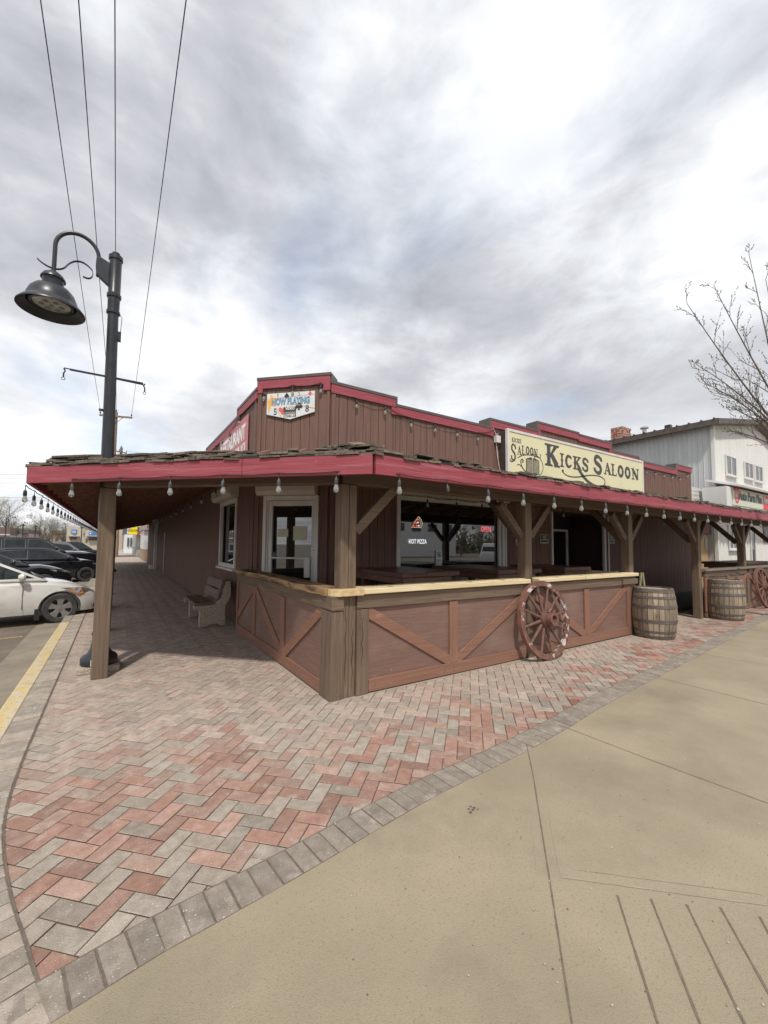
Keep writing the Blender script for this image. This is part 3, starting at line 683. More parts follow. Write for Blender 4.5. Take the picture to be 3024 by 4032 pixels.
for (x0, z0, x1, z1) in ((2.31, .875, 3.53, .165), (3.61, .165, 4.97, .90), (5.14, .90, 6.47, .165), (6.55, .165, 7.83, .90)):
    B = MB(); B.bar((x0, YP-.012, z0), (x1, YP-.012, z1), .02, .12, (0, 1, 0)); B.build('diagonal_board', ptrim('x'), p1, bevel=.004)
XP = 1.90
for a in ((XP-.022, XP-.002, 4.10, 7.66, .015, .15),): tr(*a, ax='y')
tr(XP-.0245, XP-.002, 5.25, 5.39, .152, .90, ax='z'); tr(XP-.0245, XP-.002, 6.60, 6.73, .152, .90, ax='z'); tr(XP-.0245, XP-.002, 7.67, 7.76, .01, 1.0, ax='z')
for (y0, z0, y1, z1) in ((4.09, .90, 5.28, .155), (5.36, .155, 6.63, .90), (6.70, .90, 7.69, .30)):
    B = MB(); B.bar((XP-.011, y0, z0), (XP-.011, y1, z1), .02, .12, (1, 0, 0)); B.build('diagonal_board', ptrim('y'), p1, bevel=.004)
# corner bundle of timbers
def pst(*a, name='corner_timber', m=None):
    B = MB(); B.bb(*a); B.build(name, m or beamlight('z'), p1, bevel=.006)
pst(1.868, 2.008, YP-.045, 4.09, 0, .905); pst(2.014, 2.090, YP-.012, 4.03, 0, 1.05); pst(2.094, 2.172, YP-.009, 4.03, 0, 1.05); pst(2.178, 2.328, YP-.032, YP+.10, 0, .905)
pst(4.99, 5.165, YP-.03, YP+.012, 0, .9, name='post_cladding'); pst(7.94, 8.12, YP-.02, YP+.012, 0, 1.045, name='post_cladding')
crk = M('crack_dark', (.035, .022, .015), rough=.95)
for (x_, z0, z1, sd) in ((2.052, .12, .98, 1), (2.135, .05, .70, 2), (2.245, .3, .85, 3)):
    yy = YP-.0125 if x_ < 2.09 else (YP-.0095 if x_ < 2.18 else YP-.0325); B = MB(); B.tube([(x_+.007*sin(k*1.3+sd)+.004*sin(k*3.1), yy, lerp(z0, z1, k/14)) for k in range(15)], [.0012+.0028*sin(pi*k/14) for k in range(15)], 4); B.build('crack', crk, p1)
nl = M('nail_head', (.05, .045, .04), (.11, .09, .07), rough=.6); B = MB(); rr = random.Random(9)
for x_ in (2.42, 3.40, 3.56, 4.85, 5.25, 6.40, 6.51, 7.86, 2.25, 1.94):
    for z_ in (.09, .055, .82):
        B.lathe([(.0055, 0), (.004, .003)], (x_+rr.uniform(-.02, .02), YP-.0265 if x_ > 2.33 else YP-.047 if x_ < 2.0 else YP-.034, z_+rr.uniform(-.015, .015)), (0, -1, 0), 6)
for y_ in (4.2, 5.2, 5.32, 6.5, 6.66, 7.6):
    for z_ in (.09, .055, .80): B.lathe([(.0055, 0), (.004, .003)], (XP-.0255, y_+rr.uniform(-.02, .02), z_+rr.uniform(-.015, .015)), (-1, 0, 0), 6)
o = B.build('nail_heads', nl, p1); o['kind'] = 'stuff'
# beam under the ledge
for a in ((1.868, 2.008, YP-.055, 4.10, .912, 1.055), (2.178, 5.01, YP-.035, YP+.05, .912, 1.055), (5.168, 7.93, YP-.035, YP+.05, .915, 1.05)):
    B = MB(); B.bb(*a); B.build('rail_beam', beamlight('x'), p1, bevel=.006)
B = MB(); B.bb(7.60, 8.12, YP-.065, YP-.037, .925, 1.02); B.build('rail_beam', beamlight('x'), p1, bevel=.006)
B = MB(); B.bb(1.868, 1.96, 4.103, 7.74, .912, 1.052); B.build('rail_beam', beamlight('y'), p1, bevel=.006)
B = MB(); B.bb(8.02, 8.1, 4.04, 5.4, .93, 1.06); B.bb(7.94, 8.14, 4.2, 5.42, 1.065, 1.12); B.build('rail_beam', lumber('y'), p1, bevel=.006)
# ledge boards
def plank(name, x0, x1, y0, y1, z0, z1, m, wob=0, ax='x', seed=0):
    """plank with a slightly irregular long edge"""
    B = MB(); rr = random.Random(seed); n = 28
    for i in range(n):
        t0, t1 = i/n, (i+1)/n
        def w(t): return wob*(.5*sin(t*9+seed)+.3*sin(t*23+seed*2)+.25*sin(t*51))
        if ax == 'x':
            a, c = lerp(x0, x1, t0), lerp(x0, x1, t1); P = [(a, y0+w(t0)), (c, y0+w(t1)), (c, y1), (a, y1)]
        else:
            a, c = lerp(y0, y1, t0), lerp(y0, y1, t1); P = [(x0+w(t0), a), (x1, a), (x1, c), (x0+w(t1), c)]
        k = len(B.v)
        for z_ in (z0, z1):
            for (x, y) in P: B.v.append((x, y, z_+(w(t0)*.15)))
        B.face([k, k+1, k+2, k+3][::-1]); B.face([k+4, k+5, k+6, k+7])
        for (u, v_) in (((0, 1), (1, 2), (2, 3), (3, 0)) if ax == 'x' else ((0, 1), (1, 2), (2, 3), (3, 0))):
            if ax == 'x' and (u, v_) == (1, 2) and i < n-1: continue
            if ax == 'x' and (u, v_) == (3, 0) and i > 0: continue
            if ax == 'y' and (u, v_) == (2, 3) and i < n-1: continue
            if ax == 'y' and (u, v_) == (0, 1) and i > 0: continue
            B.face([k+u, k+v_, k+4+v_, k+4+u])
    bm = B.build(name, m, p1); return bm
plank('ledge_board', 1.845, 2.10, 3.94, 7.75, 1.058, 1.128, rough('y'), .03, 'y', 3)
B = MB(); B.prism([(1.875, 3.86), (1.93, 3.79), (2.235, 3.79), (2.235, 3.935), (1.875, 3.935)], (0, 0, 1.058), UX, UY, UZ, .071); B.build('ledge_board', M('ledge_end_cut', (.74, .58, .33), (.56, .39, .19), rough=.6, scale=(14, 14, 14), bump=.4), p1, bevel=.006)
for (x0, x1) in ((2.238, 5.01), (5.20, 8.13)):
    B = MB(); B.bb(x0, x1, 3.792, 3.875, 1.066, 1.124); B.build('ledge_board', lumber('x'), p1, bevel=.008)
    B = MB(); B.bb(x0, x1, 3.88, 4.08, 1.06, 1.128); B.build('ledge_board', lumber('x'), p1, bevel=.006)

p2 = thing('patio_wall', 'grey capped brown patio half wall beyond the barrels', 'patio wall', (12, 4, 0))
B = MB(); B.bb(11.3, 18.3, YP, YP+.02, .03, .92); B.build('panel', pan_m, p2)
B = MB(); B.bb(11.25, 14.0, YP-.03, YP+.05, .93, 1.05); B.bb(14.15, 18.3, YP-.03, YP+.05, .93, 1.05); B.build('rail_beam', beam('x'), p2, bevel=.006)
B = MB(); B.bb(11.22, 18.35, YP-.07, YP+.14, 1.06, 1.11); B.build('ledge_board', M('grey_cap_board', (.26, .205, .165), (.19, .15, .12), scale=grain('x'), bump=.5), p2, bevel=.006)
for a in ((11.34, 13.95, YP-.024, YP-.002, .02, .15), (14.15, 18.2, YP-.024, YP-.002, .02, .15), (12.62, 12.75, YP-.026, YP-.002, .152, .92), (15.5, 15.63, YP-.026, YP-.002, .152, .92), (11.27, 11.4, YP-.027, YP-.002, .152, .92)):
    B = MB(); B.bb(*a); B.build('trim_board', ptrim('x'), p2, bevel=.004)
for (x0, z0, x1, z1) in ((11.36, .90, 12.65, .165), (12.72, .165, 13.98, .92), (14.12, .92, 15.53, .165)):
    B = MB(); B.bar((x0, YP-.012, z0), (x1, YP-.012, z1), .02, .12, (0, 1, 0)); B.build('diagonal_board', ptrim('x'), p2, bevel=.004)
B = MB(); B.bb(13.97, 14.14, YP-.03, YP+.012, 0, .9); B.build('post_cladding', beamlight('z'), p2, bevel=.006)
# dark floor of the covered front and patios
B = MB(); B.quad((8.15, 4.6, .0125), (17.9, 4.6, .0125), (17.9, 6.43, .0125), (8.15, 6.43, .0125)); struct(B.build('dark_floor_sheet', M('near_black_floor', (.028, .026, .028), (.045, .04, .04), rough=.9, scale=(40, 40, 40), bump=.4)))  # plain near-black sheet for the floor along the front wall
B = MB(); B.quad((1.95, 4.08, .004), (8.02, 4.08, .004), (8.02, 6.44, .004), (3.1, 6.44, .004), (1.95, 7.5, .004)); struct(B.build('patio_floor', conc_m))

# ================================================================== SIGNS
def stroke(B, pts, w, o, u, v, n, d, closed=False):
    """flat ribbon along 2-D points; w is one width or one per point"""
    P = [V((*p, 0)) for p in pts]; ws = w if isinstance(w, (list, tuple)) else [w]*len(P); Lp, Rp = [], []
    for i, p in enumerate(P):
        if closed: a, c = P[i-1], P[(i+1) % len(P)]
        else: a, c = P[max(i-1, 0)], P[min(i+1, len(P)-1)]
        t = (c-a).normalized(); nn_ = V((-t.y, t.x, 0)); Lp.append(p+nn_*ws[i]/2); Rp.append(p-nn_*ws[i]/2)
    o, u, v, n = V(o), V(u), V(v), V(n); m = len(P)
    for i in range(m if closed else m-1):
        j = (i+1) % m; q = [o+u*a.x+v*a.y+n*d for a in (Rp[i], Rp[j], Lp[j], Lp[i])]; B.quad(*q)
def bez(p0, p1, p2, p3, n=14):
    return [tuple((1-t)**3*a+3*(1-t)**2*t*b_+3*(1-t)*t*t*c+t**3*d_ for a, b_, c, d_ in zip(p0, p1, p2, p3)) for t in [i/n for i in range(n+1)]]
def ell(cx, cy, rx, ry, a0, a1, n=18): return [(cx+rx*cos(radians(lerp(a0, a1, i/n))), cy+ry*sin(radians(lerp(a0, a1, i/n)))) for i in range(n+1)]
def western(B, ch, x, y, w, h, o, u, v, n, d):
    """one letter of a spurred slab-serif face; returns nothing, draws into B"""
    o = V(o)+V(u)*x+V(v)*y; k = [0]
    def S_(pts, ww): k[0] += 1; stroke(B, [(px*w, py*h) for px, py in pts], [q*w for q in ww] if isinstance(ww, (list, tuple)) else ww*w, o, u, v, n, d+k[0]*.0003)
    def serif(cx, cy, ww, t=.09):
        k[0] += 1; hh = t/2; s_ = 1 if cy > .5 else -1
        P = [(cx-ww/2, cy+s_*hh), (cx+ww/2, cy+s_*hh), (cx+ww/2, cy-s_*hh*.7), (cx+ww*.22, cy-s_*hh*1.5), (cx-ww*.22, cy-s_*hh*1.5), (cx-ww/2, cy-s_*hh*.7)]
        B.quad(*[V(o)+V(u)*(a*w)+V(v)*(b_*h)+V(n)*(d+k[0]*.0003) for a, b_ in P])
    def spur(cx, cy, r=.17):
        k[0] += 1; B.quad(*[V(o)+V(u)*(a*w)+V(v)*(b_*h)+V(n)*(d+k[0]*.0003) for a, b_ in ((cx-r, cy), (cx, cy-.07), (cx+r, cy), (cx, cy+.07))])
    def stem(cx, ww=.30, sw=.6):
        S_([(cx, .05), (cx, .3), (cx, .5), (cx, .7), (cx, .95)], [ww*1.05, ww*.86, ww, ww*.86, ww*1.05]); serif(cx, .045, sw); serif(cx, .955, sw)
    if ch == 'I': stem(.5, .42, .95); spur(.5, .5, .42)
    elif ch == 'K':
        stem(.27, .27, .55); spur(.27, .5, .27); S_([(.36, .46), (.55, .68), (.76, .93)], [.12, .14, .20]); serif(.78, .955, .44); S_([(.44, .56), (.62, .35), (.84, .07)], [.22, .25, .30]); serif(.84, .045, .42)
    elif ch == 'L': stem(.30, .28, .6); S_([(.3, .05), (.6, .05), (.86, .06)], [.11, .11, .13]); S_([(.88, .02), (.87, .18), (.84, .30)], [.14, .12, .03]); spur(.3, .5, .25)
    elif ch == 'N': S_([(.2, .05), (.2, .95)], .13); S_([(.84, .05), (.84, .95)], .13); serif(.2, .045, .42); serif(.84, .955, .42); S_([(.16, .95), (.5, .5), (.84, .06)], .27); serif(.14, .955, .34)
    elif ch == 'O':
        S_(ell(.5, .5, .33, .40, 0, 360, 30), [.28+.0*i for i in range(31)]); spur(.17, .5, .22); spur(.83, .5, .22)
    elif ch == 'C':
        S_(ell(.52, .5, .34, .40, 48, 312, 26), [.18+.12*sin(pi*i/26) for i in range(27)]); S_([(.80, .72), (.82, .84), (.80, .96)], [.28, .22, .05]); S_([(.82, .16), (.83, .26), (.8, .34)], [.18, .16, .04]); spur(.18, .5, .2)
    elif ch == 'S':
        S_(bez((.84, .76), (.72, 1.04), (.16, 1.02), (.19, .72))+bez((.19, .72), (.22, .50), (.80, .54), (.80, .27))[1:]+bez((.80, .27), (.80, -.06), (.26, -.04), (.14, .24))[1:], [.16+.13*sin(pi*i/42) for i in range(43)])
        S_([(.86, .70), (.87, .82), (.85, .97)], [.26, .2, .05]); S_([(.13, .30), (.13, .18), (.15, .03)], [.26, .2, .05])
    elif ch == 'A': S_([(.16, .05), (.34, .5), (.52, .97)], [.12, .12, .14]); S_([(.48, .97), (.66, .5), (.84, .05)], [.20, .28, .30]); S_([(.26, .32), (.74, .32)], .08); serif(.17, .045, .38); serif(.84, .045, .42); spur(.5, .32, .13)
def word(B, txt, x, y, w, h, gap, *a, dy=0.0):
    for c in txt:
        ww = w*(.62 if c == 'I' else 1)
        if c != ' ': western(B, c, x, y, ww, h, *a)
        x += ww+gap; y += dy
    return x
ink = M('sign_ink', (.055, .055, .052), (.075, .072, .066), rough=.5, scale=(9, 9, 9)); cream = M('sign_face_cream', (.80, .74, .46), (.74, .68, .42), rough=.35, scale=(1.2, 1.2, 1.2), lo=.3, hi=.7)
sx0, sx1, sz0, sz1, SY = 7.40, 13.68, 3.10, 4.25, 6.19
sg = thing('shop_sign', 'long cream box sign reading KICKS SALOON on the brown parapet', 'sign', (sx0, SY, sz0))
B = MB(); B.bb(sx0, sx1, SY+.012, 6.42, sz0, sz1); B.build('cabinet', M('cabinet_dark', (.05, .035, .03), (.08, .06, .05), scale=(5, 5, 5)), sg)
B = MB(); f = .05
B.bb(sx0-.01, sx1+.01, SY-.02, SY+.05, sz1-.02, sz1+.04); B.bb(sx0-.01, sx1+.01, SY-.02, SY+.05, sz0-.04, sz0+.02); B.bb(sx0-.02, sx0+.045, SY-.022, SY+.05, sz0-.03, sz1+.03); B.bb(sx1-.045, sx1+.02, SY-.022, SY+.05, sz0-.03, sz1+.03)
B.build('sign_frame', white(), sg, bevel=.004)
B = MB(); B.bb(sx0+.04, sx1-.04, SY-.004, SY+.011, sz0+.01, sz1-.01); B.build('sign_face', cream, sg)
o_ = V((sx0, SY-.0045, sz0)); nn = V((0, -1, 0)); W_, H_ = sx1-sx0, sz1-sz0
B = MB(); a_ = (o_, UX, UZ, nn, .001)
western(B, 'K', 1.36, .49, .58, .56, *a_)
for c, x_, w_l in (('I', 1.97, .19), ('C', 2.19, .32), ('K', 2.54, .38), ('S', 2.96, .32)): western(B, c, x_, .525, w_l, .355, *a_)
B.build('lettering', ink, sg); B = MB(); western(B, 'S', 3.51, .53, .46, .50, *a_)
for c, x_, w_l in (('A', 4.04, .37), ('L', 4.42, .32), ('O', 4.77, .36), ('O', 5.17, .36), ('N', 5.58, .44)): western(B, c, x_, .545, w_l, .35, *a_)
B.build('lettering', ink, sg); B = MB()
sw_ = bez((2.08, .41), (2.2, .30), (2.5, .28), (2.95, .37))+bez((2.95, .37), (3.3, .46), (3.9, .52), (4.06, .38))[1:]+bez((4.06, .38), (4.14, .24), (3.95, .14), (3.62, .17))[1:]+bez((3.62, .17), (3.25, .20), (2.98, .35), (2.76, .60))[1:]
stroke(B, sw_, [.022+.001*i for i in range(15)]+[.034-.0004*i for i in range(14)]+[.03+.003*i for i in range(14)]+[.072+.003*i for i in range(14)], o_, UX, UZ, nn, .004)
stroke(B, ell(2.09, .425, .022, .022, 0, 360, 8), .044, o_, UX, UZ, nn, .0045)
B.build('swash', ink, sg)
# small emblem: arched lettering over a round badge with louvered swing doors
B = MB(); word(B, 'KICKS', .14, .90, .068, .10, .004, *a_)
western(B, 'S', .10, .46, .19, .40, *a_)
for i, c in enumerate('ALOON'): western(B, c, .33+i*.152, .615+.045*sin((i+.3)/5*pi), .14, .215, *a_)
stroke(B, bez((.24, .54), (.2, .42), (.06, .40), (.07, .50)), [.035-.001*i for i in range(15)], o_, UX, UZ, nn, .0052)
B.build('emblem_lettering', ink, sg); B = MB()
stroke(B, bez((.33, .545), (.55, .69), (.95, .70), (1.14, .64))+bez((1.14, .64), (1.22, .66), (1.21, .74), (1.15, .73))[1:], .017, o_, UX, UZ, nn, .0056)
stroke(B, ell(.91, .43, .37, .28, -140, 105, 40), .02, o_, UX, UZ, nn, .0036)
stroke(B, bez((.63, .25), (.45, .32), (.40, .52), (.50, .53))+bez((.50, .53), (.56, .52), (.54, .46), (.49, .47))[1:], .03, o_, UX, UZ, nn, .004)
stroke(B, bez((.50, .33), (.44, .40), (.32, .42), (.32, .36)), .016, o_, UX, UZ, nn, .0046)
B.build('emblem_ring', ink, sg)
for s_ in (-1, 1):
    B = MB(); c0 = .885; P = [(c0+s_*.012, .60), (c0+s_*.06, .625), (c0+s_*.13, .60), (c0+s_*.2, .585), (c0+s_*.25, .56), (c0+s_*.25, .23), (c0+s_*.2, .225), (c0+s_*.12, .205), (c0+s_*.05, .205), (c0+s_*.012, .21)]
    B.quad(*[o_+UX*a+UZ*b_+nn*.003 for a, b_ in P]); dr_ = B.build('emblem_door', ink, sg)
    B = MB()
    for k in range(12):
        z_ = .255+k*.026; B.quad(*[o_+UX*a+UZ*b_+nn*.0062 for a, b_ in ((.885+s_*.035, z_), (.885+s_*.225, z_), (.885+s_*.225, z_+.008), (.885+s_*.035, z_+.008))])
    B.build('louvres', cream, dr_)

# NOW PLAYING sign on the corner parapet
uC = (B_-A_).normalized(); nC = V((uC.y, -uC.x, 0)); base = A_+uC*.19+nC*.03; wS, z0_, z1_, zm = .92, 3.93, 4.31, 3.82
np_ = thing('lottery_sign', 'white NOW PLAYING board with blue letters and card suits on the corner parapet', 'sign', base+UZ*z0_)
B = MB(); B.prism([(0, z0_), (wS/2, zm), (wS, z0_), (wS, z1_), (0, z1_)], base, uC, UZ, nC, .015); B.build('sign_board', M('sign_white', (.78, .79, .77), (.70, .71, .70), rough=.35, scale=(4, 4, 4)), np_)
def pm(name, rgb): return M(name, lin(rgb), tuple(q*.9 for q in lin(rgb)), rough=.4, scale=(8, 8, 8))
fo = base+nC*.0155
def flat(name, polys, mat, d0=.001, par=np_, o=None, u=None, n=None):
    B = MB()
    for i, P in enumerate(polys): B.quad(*[(o or fo)+(u or uC)*a+UZ*b_+(n or nC)*(d0+i*.0004) for a, b_ in P])
    return B.build(name, mat, par)
zz = z0_
flat('orange_star', [[(.02, zz+.13), (.01, zz+.26), (.06, zz+.27), (.08, zz+.37), (.13, zz+.30), (.22, zz+.30), (.16, zz+.22), (.17, zz+.13), (.09, zz+.17), (.04, zz+.02)]], pm('star_orange', (245, 185, 90)))
flat('rays', [[(.0, zz+.285), (.92, zz+.325), (.92, zz+.315), (0, zz+.279)], [(.52, zz+.17), (.92, zz+.07), (.92, zz+.05), (.52, zz+.16)], [(.20, zz+.10), (.30, zz-.06), (.285, zz-.06), (.19, zz+.10)]], pm('ray_tan', (205, 180, 130)), d0=.0008)
def sp(cx, cy, r, kind):
    if kind == 'diamond': return [[(cx-r*.7, cy), (cx, cy-r), (cx+r*.7, cy), (cx, cy+r)]]
    if kind == 'heart': return [[(cx, cy-r*1.2), (cx+r, cy+.1*r), (cx+r*.95, cy+.6*r), (cx+.55*r, cy+.8*r), (cx, cy+.4*r), (cx-.55*r, cy+.8*r), (cx-.95*r, cy+.6*r), (cx-r, cy+.1*r)]]
    if kind == 'spade': return [[(cx, cy+r*1.2), (cx-.9*r, cy), (cx-.9*r, cy-.45*r), (cx-.5*r, cy-.65*r), (cx-.15*r, cy-.35*r), (cx-.25*r, cy-r), (cx+.25*r, cy-r), (cx+.15*r, cy-.35*r), (cx+.5*r, cy-.65*r), (cx+.9*r, cy-.45*r), (cx+.9*r, cy)]]
    return [ell(cx, cy+.5*r, .48*r, .48*r, 0, 350, 10), ell(cx-.52*r, cy-.1*r, .48*r, .48*r, 0, 350, 10), ell(cx+.52*r, cy-.1*r, .48*r, .48*r, 0, 350, 10), [(cx-.1*r, cy), (cx-.3*r, cy-r), (cx+.3*r, cy-r), (cx+.1*r, cy)]]
flat('red_heart', sp(.31, zz+.06, .075, 'heart'), pm('suit_red', (232, 105, 95))); flat('red_diamond', sp(.83, zz+.335, .05, 'diamond'), pm('suit_red', (232, 105, 95)))
flat('black_spade', sp(.385, zz+.32, .05, 'spade'), pm('suit_black', (50, 52, 48))); flat('black_club', sp(.625, zz+.115, .07, 'club'), pm('suit_black', (50, 52, 48)))
t_out = pm('letter_outline', (45, 90, 130)); t_in = pm('letter_blue', (150, 200, 230))
textobj('headline_outline', 'NOW PLAYING', fo+uC*.46+UZ*(zz+.215)+nC*.003, uC, UZ, .165, t_out, np_, ext=.0008, bold=.008, sx=.64)
textobj('headline', 'NOW PLAYING', fo+uC*.46+UZ*(zz+.215)+nC*.005, uC, UZ, .165, t_in, np_, ext=.0008, bold=-.001, sx=.64)
textobj('number', '5', fo+uC*.17+UZ*(zz+.035)+nC*.002, uC, UZ, .17, ink, np_, ext=.0006, bold=.002, sx=.85)
textobj('number', '8', fo+uC*.78+UZ*(zz+.06)+nC*.002, uC, UZ, .17, ink, np_, ext=.0006, bold=.002, sx=.85)
textobj('number', '3', fo+uC*.62+UZ*(zz+.335)+nC*.002, uC, UZ, .09, pm('pale_grey_ink', (140, 140, 135)), np_, ext=.0006); textobj('number', '9', fo+uC*.21+UZ*(zz+.34)+nC*.002, uC, UZ, .08, pm('pale_grey_ink', (140, 140, 135)), np_, ext=.0006)
flat('lottery_block', [[(.335, zz-.07), (.57, zz-.07), (.57, zz+.05), (.335, zz+.05)], [(.33, zz+.05), (.575, zz+.05), (.575, zz+.115), (.33, zz+.115)]], pm('block_grey', (70, 72, 74)), d0=.0022)
textobj('video_text', 'VIDEO', fo+uC*.455+UZ*(zz+.083)+nC*.0035, uC, UZ, .064, pm('letter_white', (245, 245, 240)), np_, ext=.0005, bold=.002, sx=.95)
textobj('lottery_text', 'LOTTERY', fo+uC*.452+UZ*(zz-.045)+nC*.0035, uC, UZ, .058, pm('letter_white', (245, 245, 240)), np_, ext=.0005, bold=.002, sx=.85)
flat('lottery_stripes', [[(.35, zz+.005), (.555, zz+.005), (.555, zz+.02), (.35, zz+.02)]], pm('stripe_orange', (225, 150, 95)), d0=.0034); flat('lottery_stripes', [[(.35, zz-.018), (.555, zz-.018), (.555, zz-.003), (.35, zz-.003)]], pm('stripe_blue', (130, 160, 190)), d0=.0034)

# RESTAURANT banner on the side parapet (reads from the street on the left)
uL = V((0, -1, 0)); nL = V((-1, 0, 0)); bo = V((XL-.03, 10.55, 0)); bw_ = 2.58; bz0, bz1 = 3.0, 4.11
ban = thing('banner', 'faded pink RESTAURANT banner on the side parapet', 'banner', bo+UZ*bz0)
B = MB(); B.prism([(0, bz0), (bw_, bz0), (bw_, bz1), (0, bz1)], bo, uL, UZ, nL, .01); B.build('banner_sheet', M('banner_pink', (.62, .22, .24), (.54, .17, .19), rough=.5, scale=(1.5, 1.5, 1.5)), ban)
wt = pm('letter_white', (245, 245, 240)); bfo = bo+nL*.012
textobj('headline', 'RESTAURANT', bfo+uL*1.28+UZ*3.80, uL, UZ, .42, wt, ban, ext=.001, bold=.016, sx=.86)
textobj('subline', 'BAR & GRILL - NIGHT CLUB - VLT\'S', bfo+uL*1.3+UZ*3.50, uL, UZ, .20, wt, ban, ext=.001, bold=.008, sx=.72)
textobj('small_print', 'PICK UP SHOP', bfo+uL*1.9+UZ*3.30, uL, UZ, .14, pm('faded_rose', (160, 100, 105)), ban, ext=.001, sx=.8)
textobj('small_print', 'ATM INSIDE', bfo+uL*2.0+UZ*3.13, uL, UZ, .14, pm('faded_rose', (160, 100, 105)), ban, ext=.001, sx=.8) if False else None
B = MB(); B.prism([(1.15, 3.1), (1.35, 3.1), (1.30, 3.25), (1.25, 3.40), (1.20, 3.25)], bfo, uL, UZ, nL, .003); B.build('white_spike', wt, ban)

# NO SMOKING plates
def nosmoke(x, zc, label):
    r = thing('no_smoking_plate', label, 'sign', (x, YF-.03, zc)); B = MB(); B.bb(x-.165, x+.165, YF-.035, YF-.02, zc-.115, zc+.115); B.build('plate', pm('plate_white', (180, 176, 165)), r)
    B = MB(); B.bb(x-.145, x+.145, YF-.039, YF-.0355, zc+.0, zc+.098); B.build('black_field', pm('plate_black', (22, 18, 18)), r)
    textobj('word', 'NO', (x, YF-.0405, zc+.045), UX, UZ, .10, pm('plate_letter', (190, 186, 176)), r, ext=.0008, bold=.003)
    textobj('word', 'SMOKING', (x, YF-.0405, zc-.058), UX, UZ, .075, pm('plate_black', (22, 18, 18)), r, ext=.0008, bold=.003, sx=.82)
nosmoke(9.02, 1.78, 'NO SMOKING plate left of the recessed front entrance'); nosmoke(12.2, 1.81, 'NO SMOKING plate right of the recessed front entrance')
# neon signs and poster at the big window
gy = YF+.03; hp = thing('window_sign', 'lit HOT PIZZA sign with a pizza slice in the front window', 'neon sign', (4.85, gy, 1.8))
emw = M('lit_white', (.9, .95, 1), emit=.7); emy = M('lit_cream', (1, .82, .5), emit=.35); emr = M('lit_red', (.9, .06, .05), emit=1.0)
c_ = pY(1645, 2133, gy); textobj('lit_letters', 'HOT PIZZA', (c_.x, gy, c_.z), UX, UZ, .125, emw, hp, ext=.001, bold=.0005, sx=.66, spacing=1.08)
c_ = pY(1643, 2057, gy); B = MB()
stroke(B, [(-.15, -.10), (.10, -.10), (.13, -.02), (.10, .06), (.04, .12), (-.05, .02)], .012, (c_.x, gy, c_.z), UX, UZ, V((0, -1, 0)), .002, closed=True); stroke(B, [(.06, -.10), (.085, -.02), (.06, .06), (.04, .12)], .008, (c_.x, gy, c_.z), UX, UZ, V((0, -1, 0)), .003)
B.build('slice_outline', emy, hp)
for dx, dz, w_m in ((.015, .055, emr), (-.03, -.02, emr), (-.09, -.07, emr), (-.02, -.065, emr), (.015, .0, emw), (.035, -.065, emw)):
    B = MB(); B.lathe([(.016, 0), (.016, .004)], (c_.x+dx, gy-.002, c_.z+dz), (0, -1, 0), 8); B.build('topping', w_m, hp)
c_ = pY(1914, 2085, gy); B0 = textobj('open_sign', 'OPEN', (c_.x, gy, c_.z), UX, UZ, .175, M('lit_red_pink', (1, .16, .2), emit=1.0), None, ext=.002, bold=-.004, sx=.68, spacing=1.08)
tag(B0, 'red lit OPEN letters at the right of the front window', 'neon sign')
c_ = pY(1728, 2200, gy); r = thing('pets_poster', 'small NO PETS poster in the front window', 'poster', (c_.x, gy, c_.z)); hw, hh = .085, .175
B = MB(); B.bb(c_.x-hw, c_.x+hw, gy-.004, gy, c_.z-hh, c_.z+hh); B.build('sheet', pm('poster_white', (225, 235, 236)), r)
textobj('words', 'NO\nPETS', (c_.x, gy-.006, c_.z-.075), UX, UZ, .07, pm('poster_ink', (45, 55, 62)), r, ext=.0005, bold=.001)
B = MB(); stroke(B, ell(c_.x, c_.z+.085, .055, .055, 0, 345, 16), .012, (0, gy-.006, 0), UX, UZ, V((0, -1, 0)), 0, closed=True); stroke(B, [(c_.x-.035, c_.z+.12), (c_.x+.035, c_.z+.05)], .012, (0, gy-.0065, 0), UX, UZ, V((0, -1, 0)), 0)
B.quad(*[(c_.x+a, gy-.0055, c_.z+.085+b_) for a, b_ in ((-.025, -.02), (.0, -.03), (.025, -.015), (.02, .02), (-.01, .025))]); B.build('pet_symbol', pm('poster_ink', (45, 55, 62)), r)

# ================================================================== STRING LIGHTS
cable_m = M('black_cable', (.02, .02, .018), (.03, .03, .028), rough=.6); sock_m = M('socket_grey', (.075, .08, .078), (.055, .06, .058), rough=.5, scale=(20, 20, 20)); sock_k = M('socket_black', (.018, .02, .02), rough=.5)
bulb_m = bpy.data.materials.new('bulb_glass'); bulb_m.use_nodes = True; t_ = bulb_m.node_tree; pb = t_.nodes['Principled BSDF']; pb.inputs['Base Color'].default_value = (.62, .63, .60, 1); pb.inputs['Roughness'].default_value = .10; pb.inputs['IOR'].default_value = 1.4; pb.inputs['Transmission Weight'].default_value = .62
_s = MB(); _s.lathe([(.004, 0), (.006, -.012), (.012, -.02), (.018, -.03), (.0195, -.075), (.016, -.085)], n=12); _b = MB(); _b.lathe([(.017, -.085), (.018, -.098), (.025, -.115), (.0275, -.132), (.024, -.148), (.014, -.158), (.003, -.162)], n=14)
sock_me = None
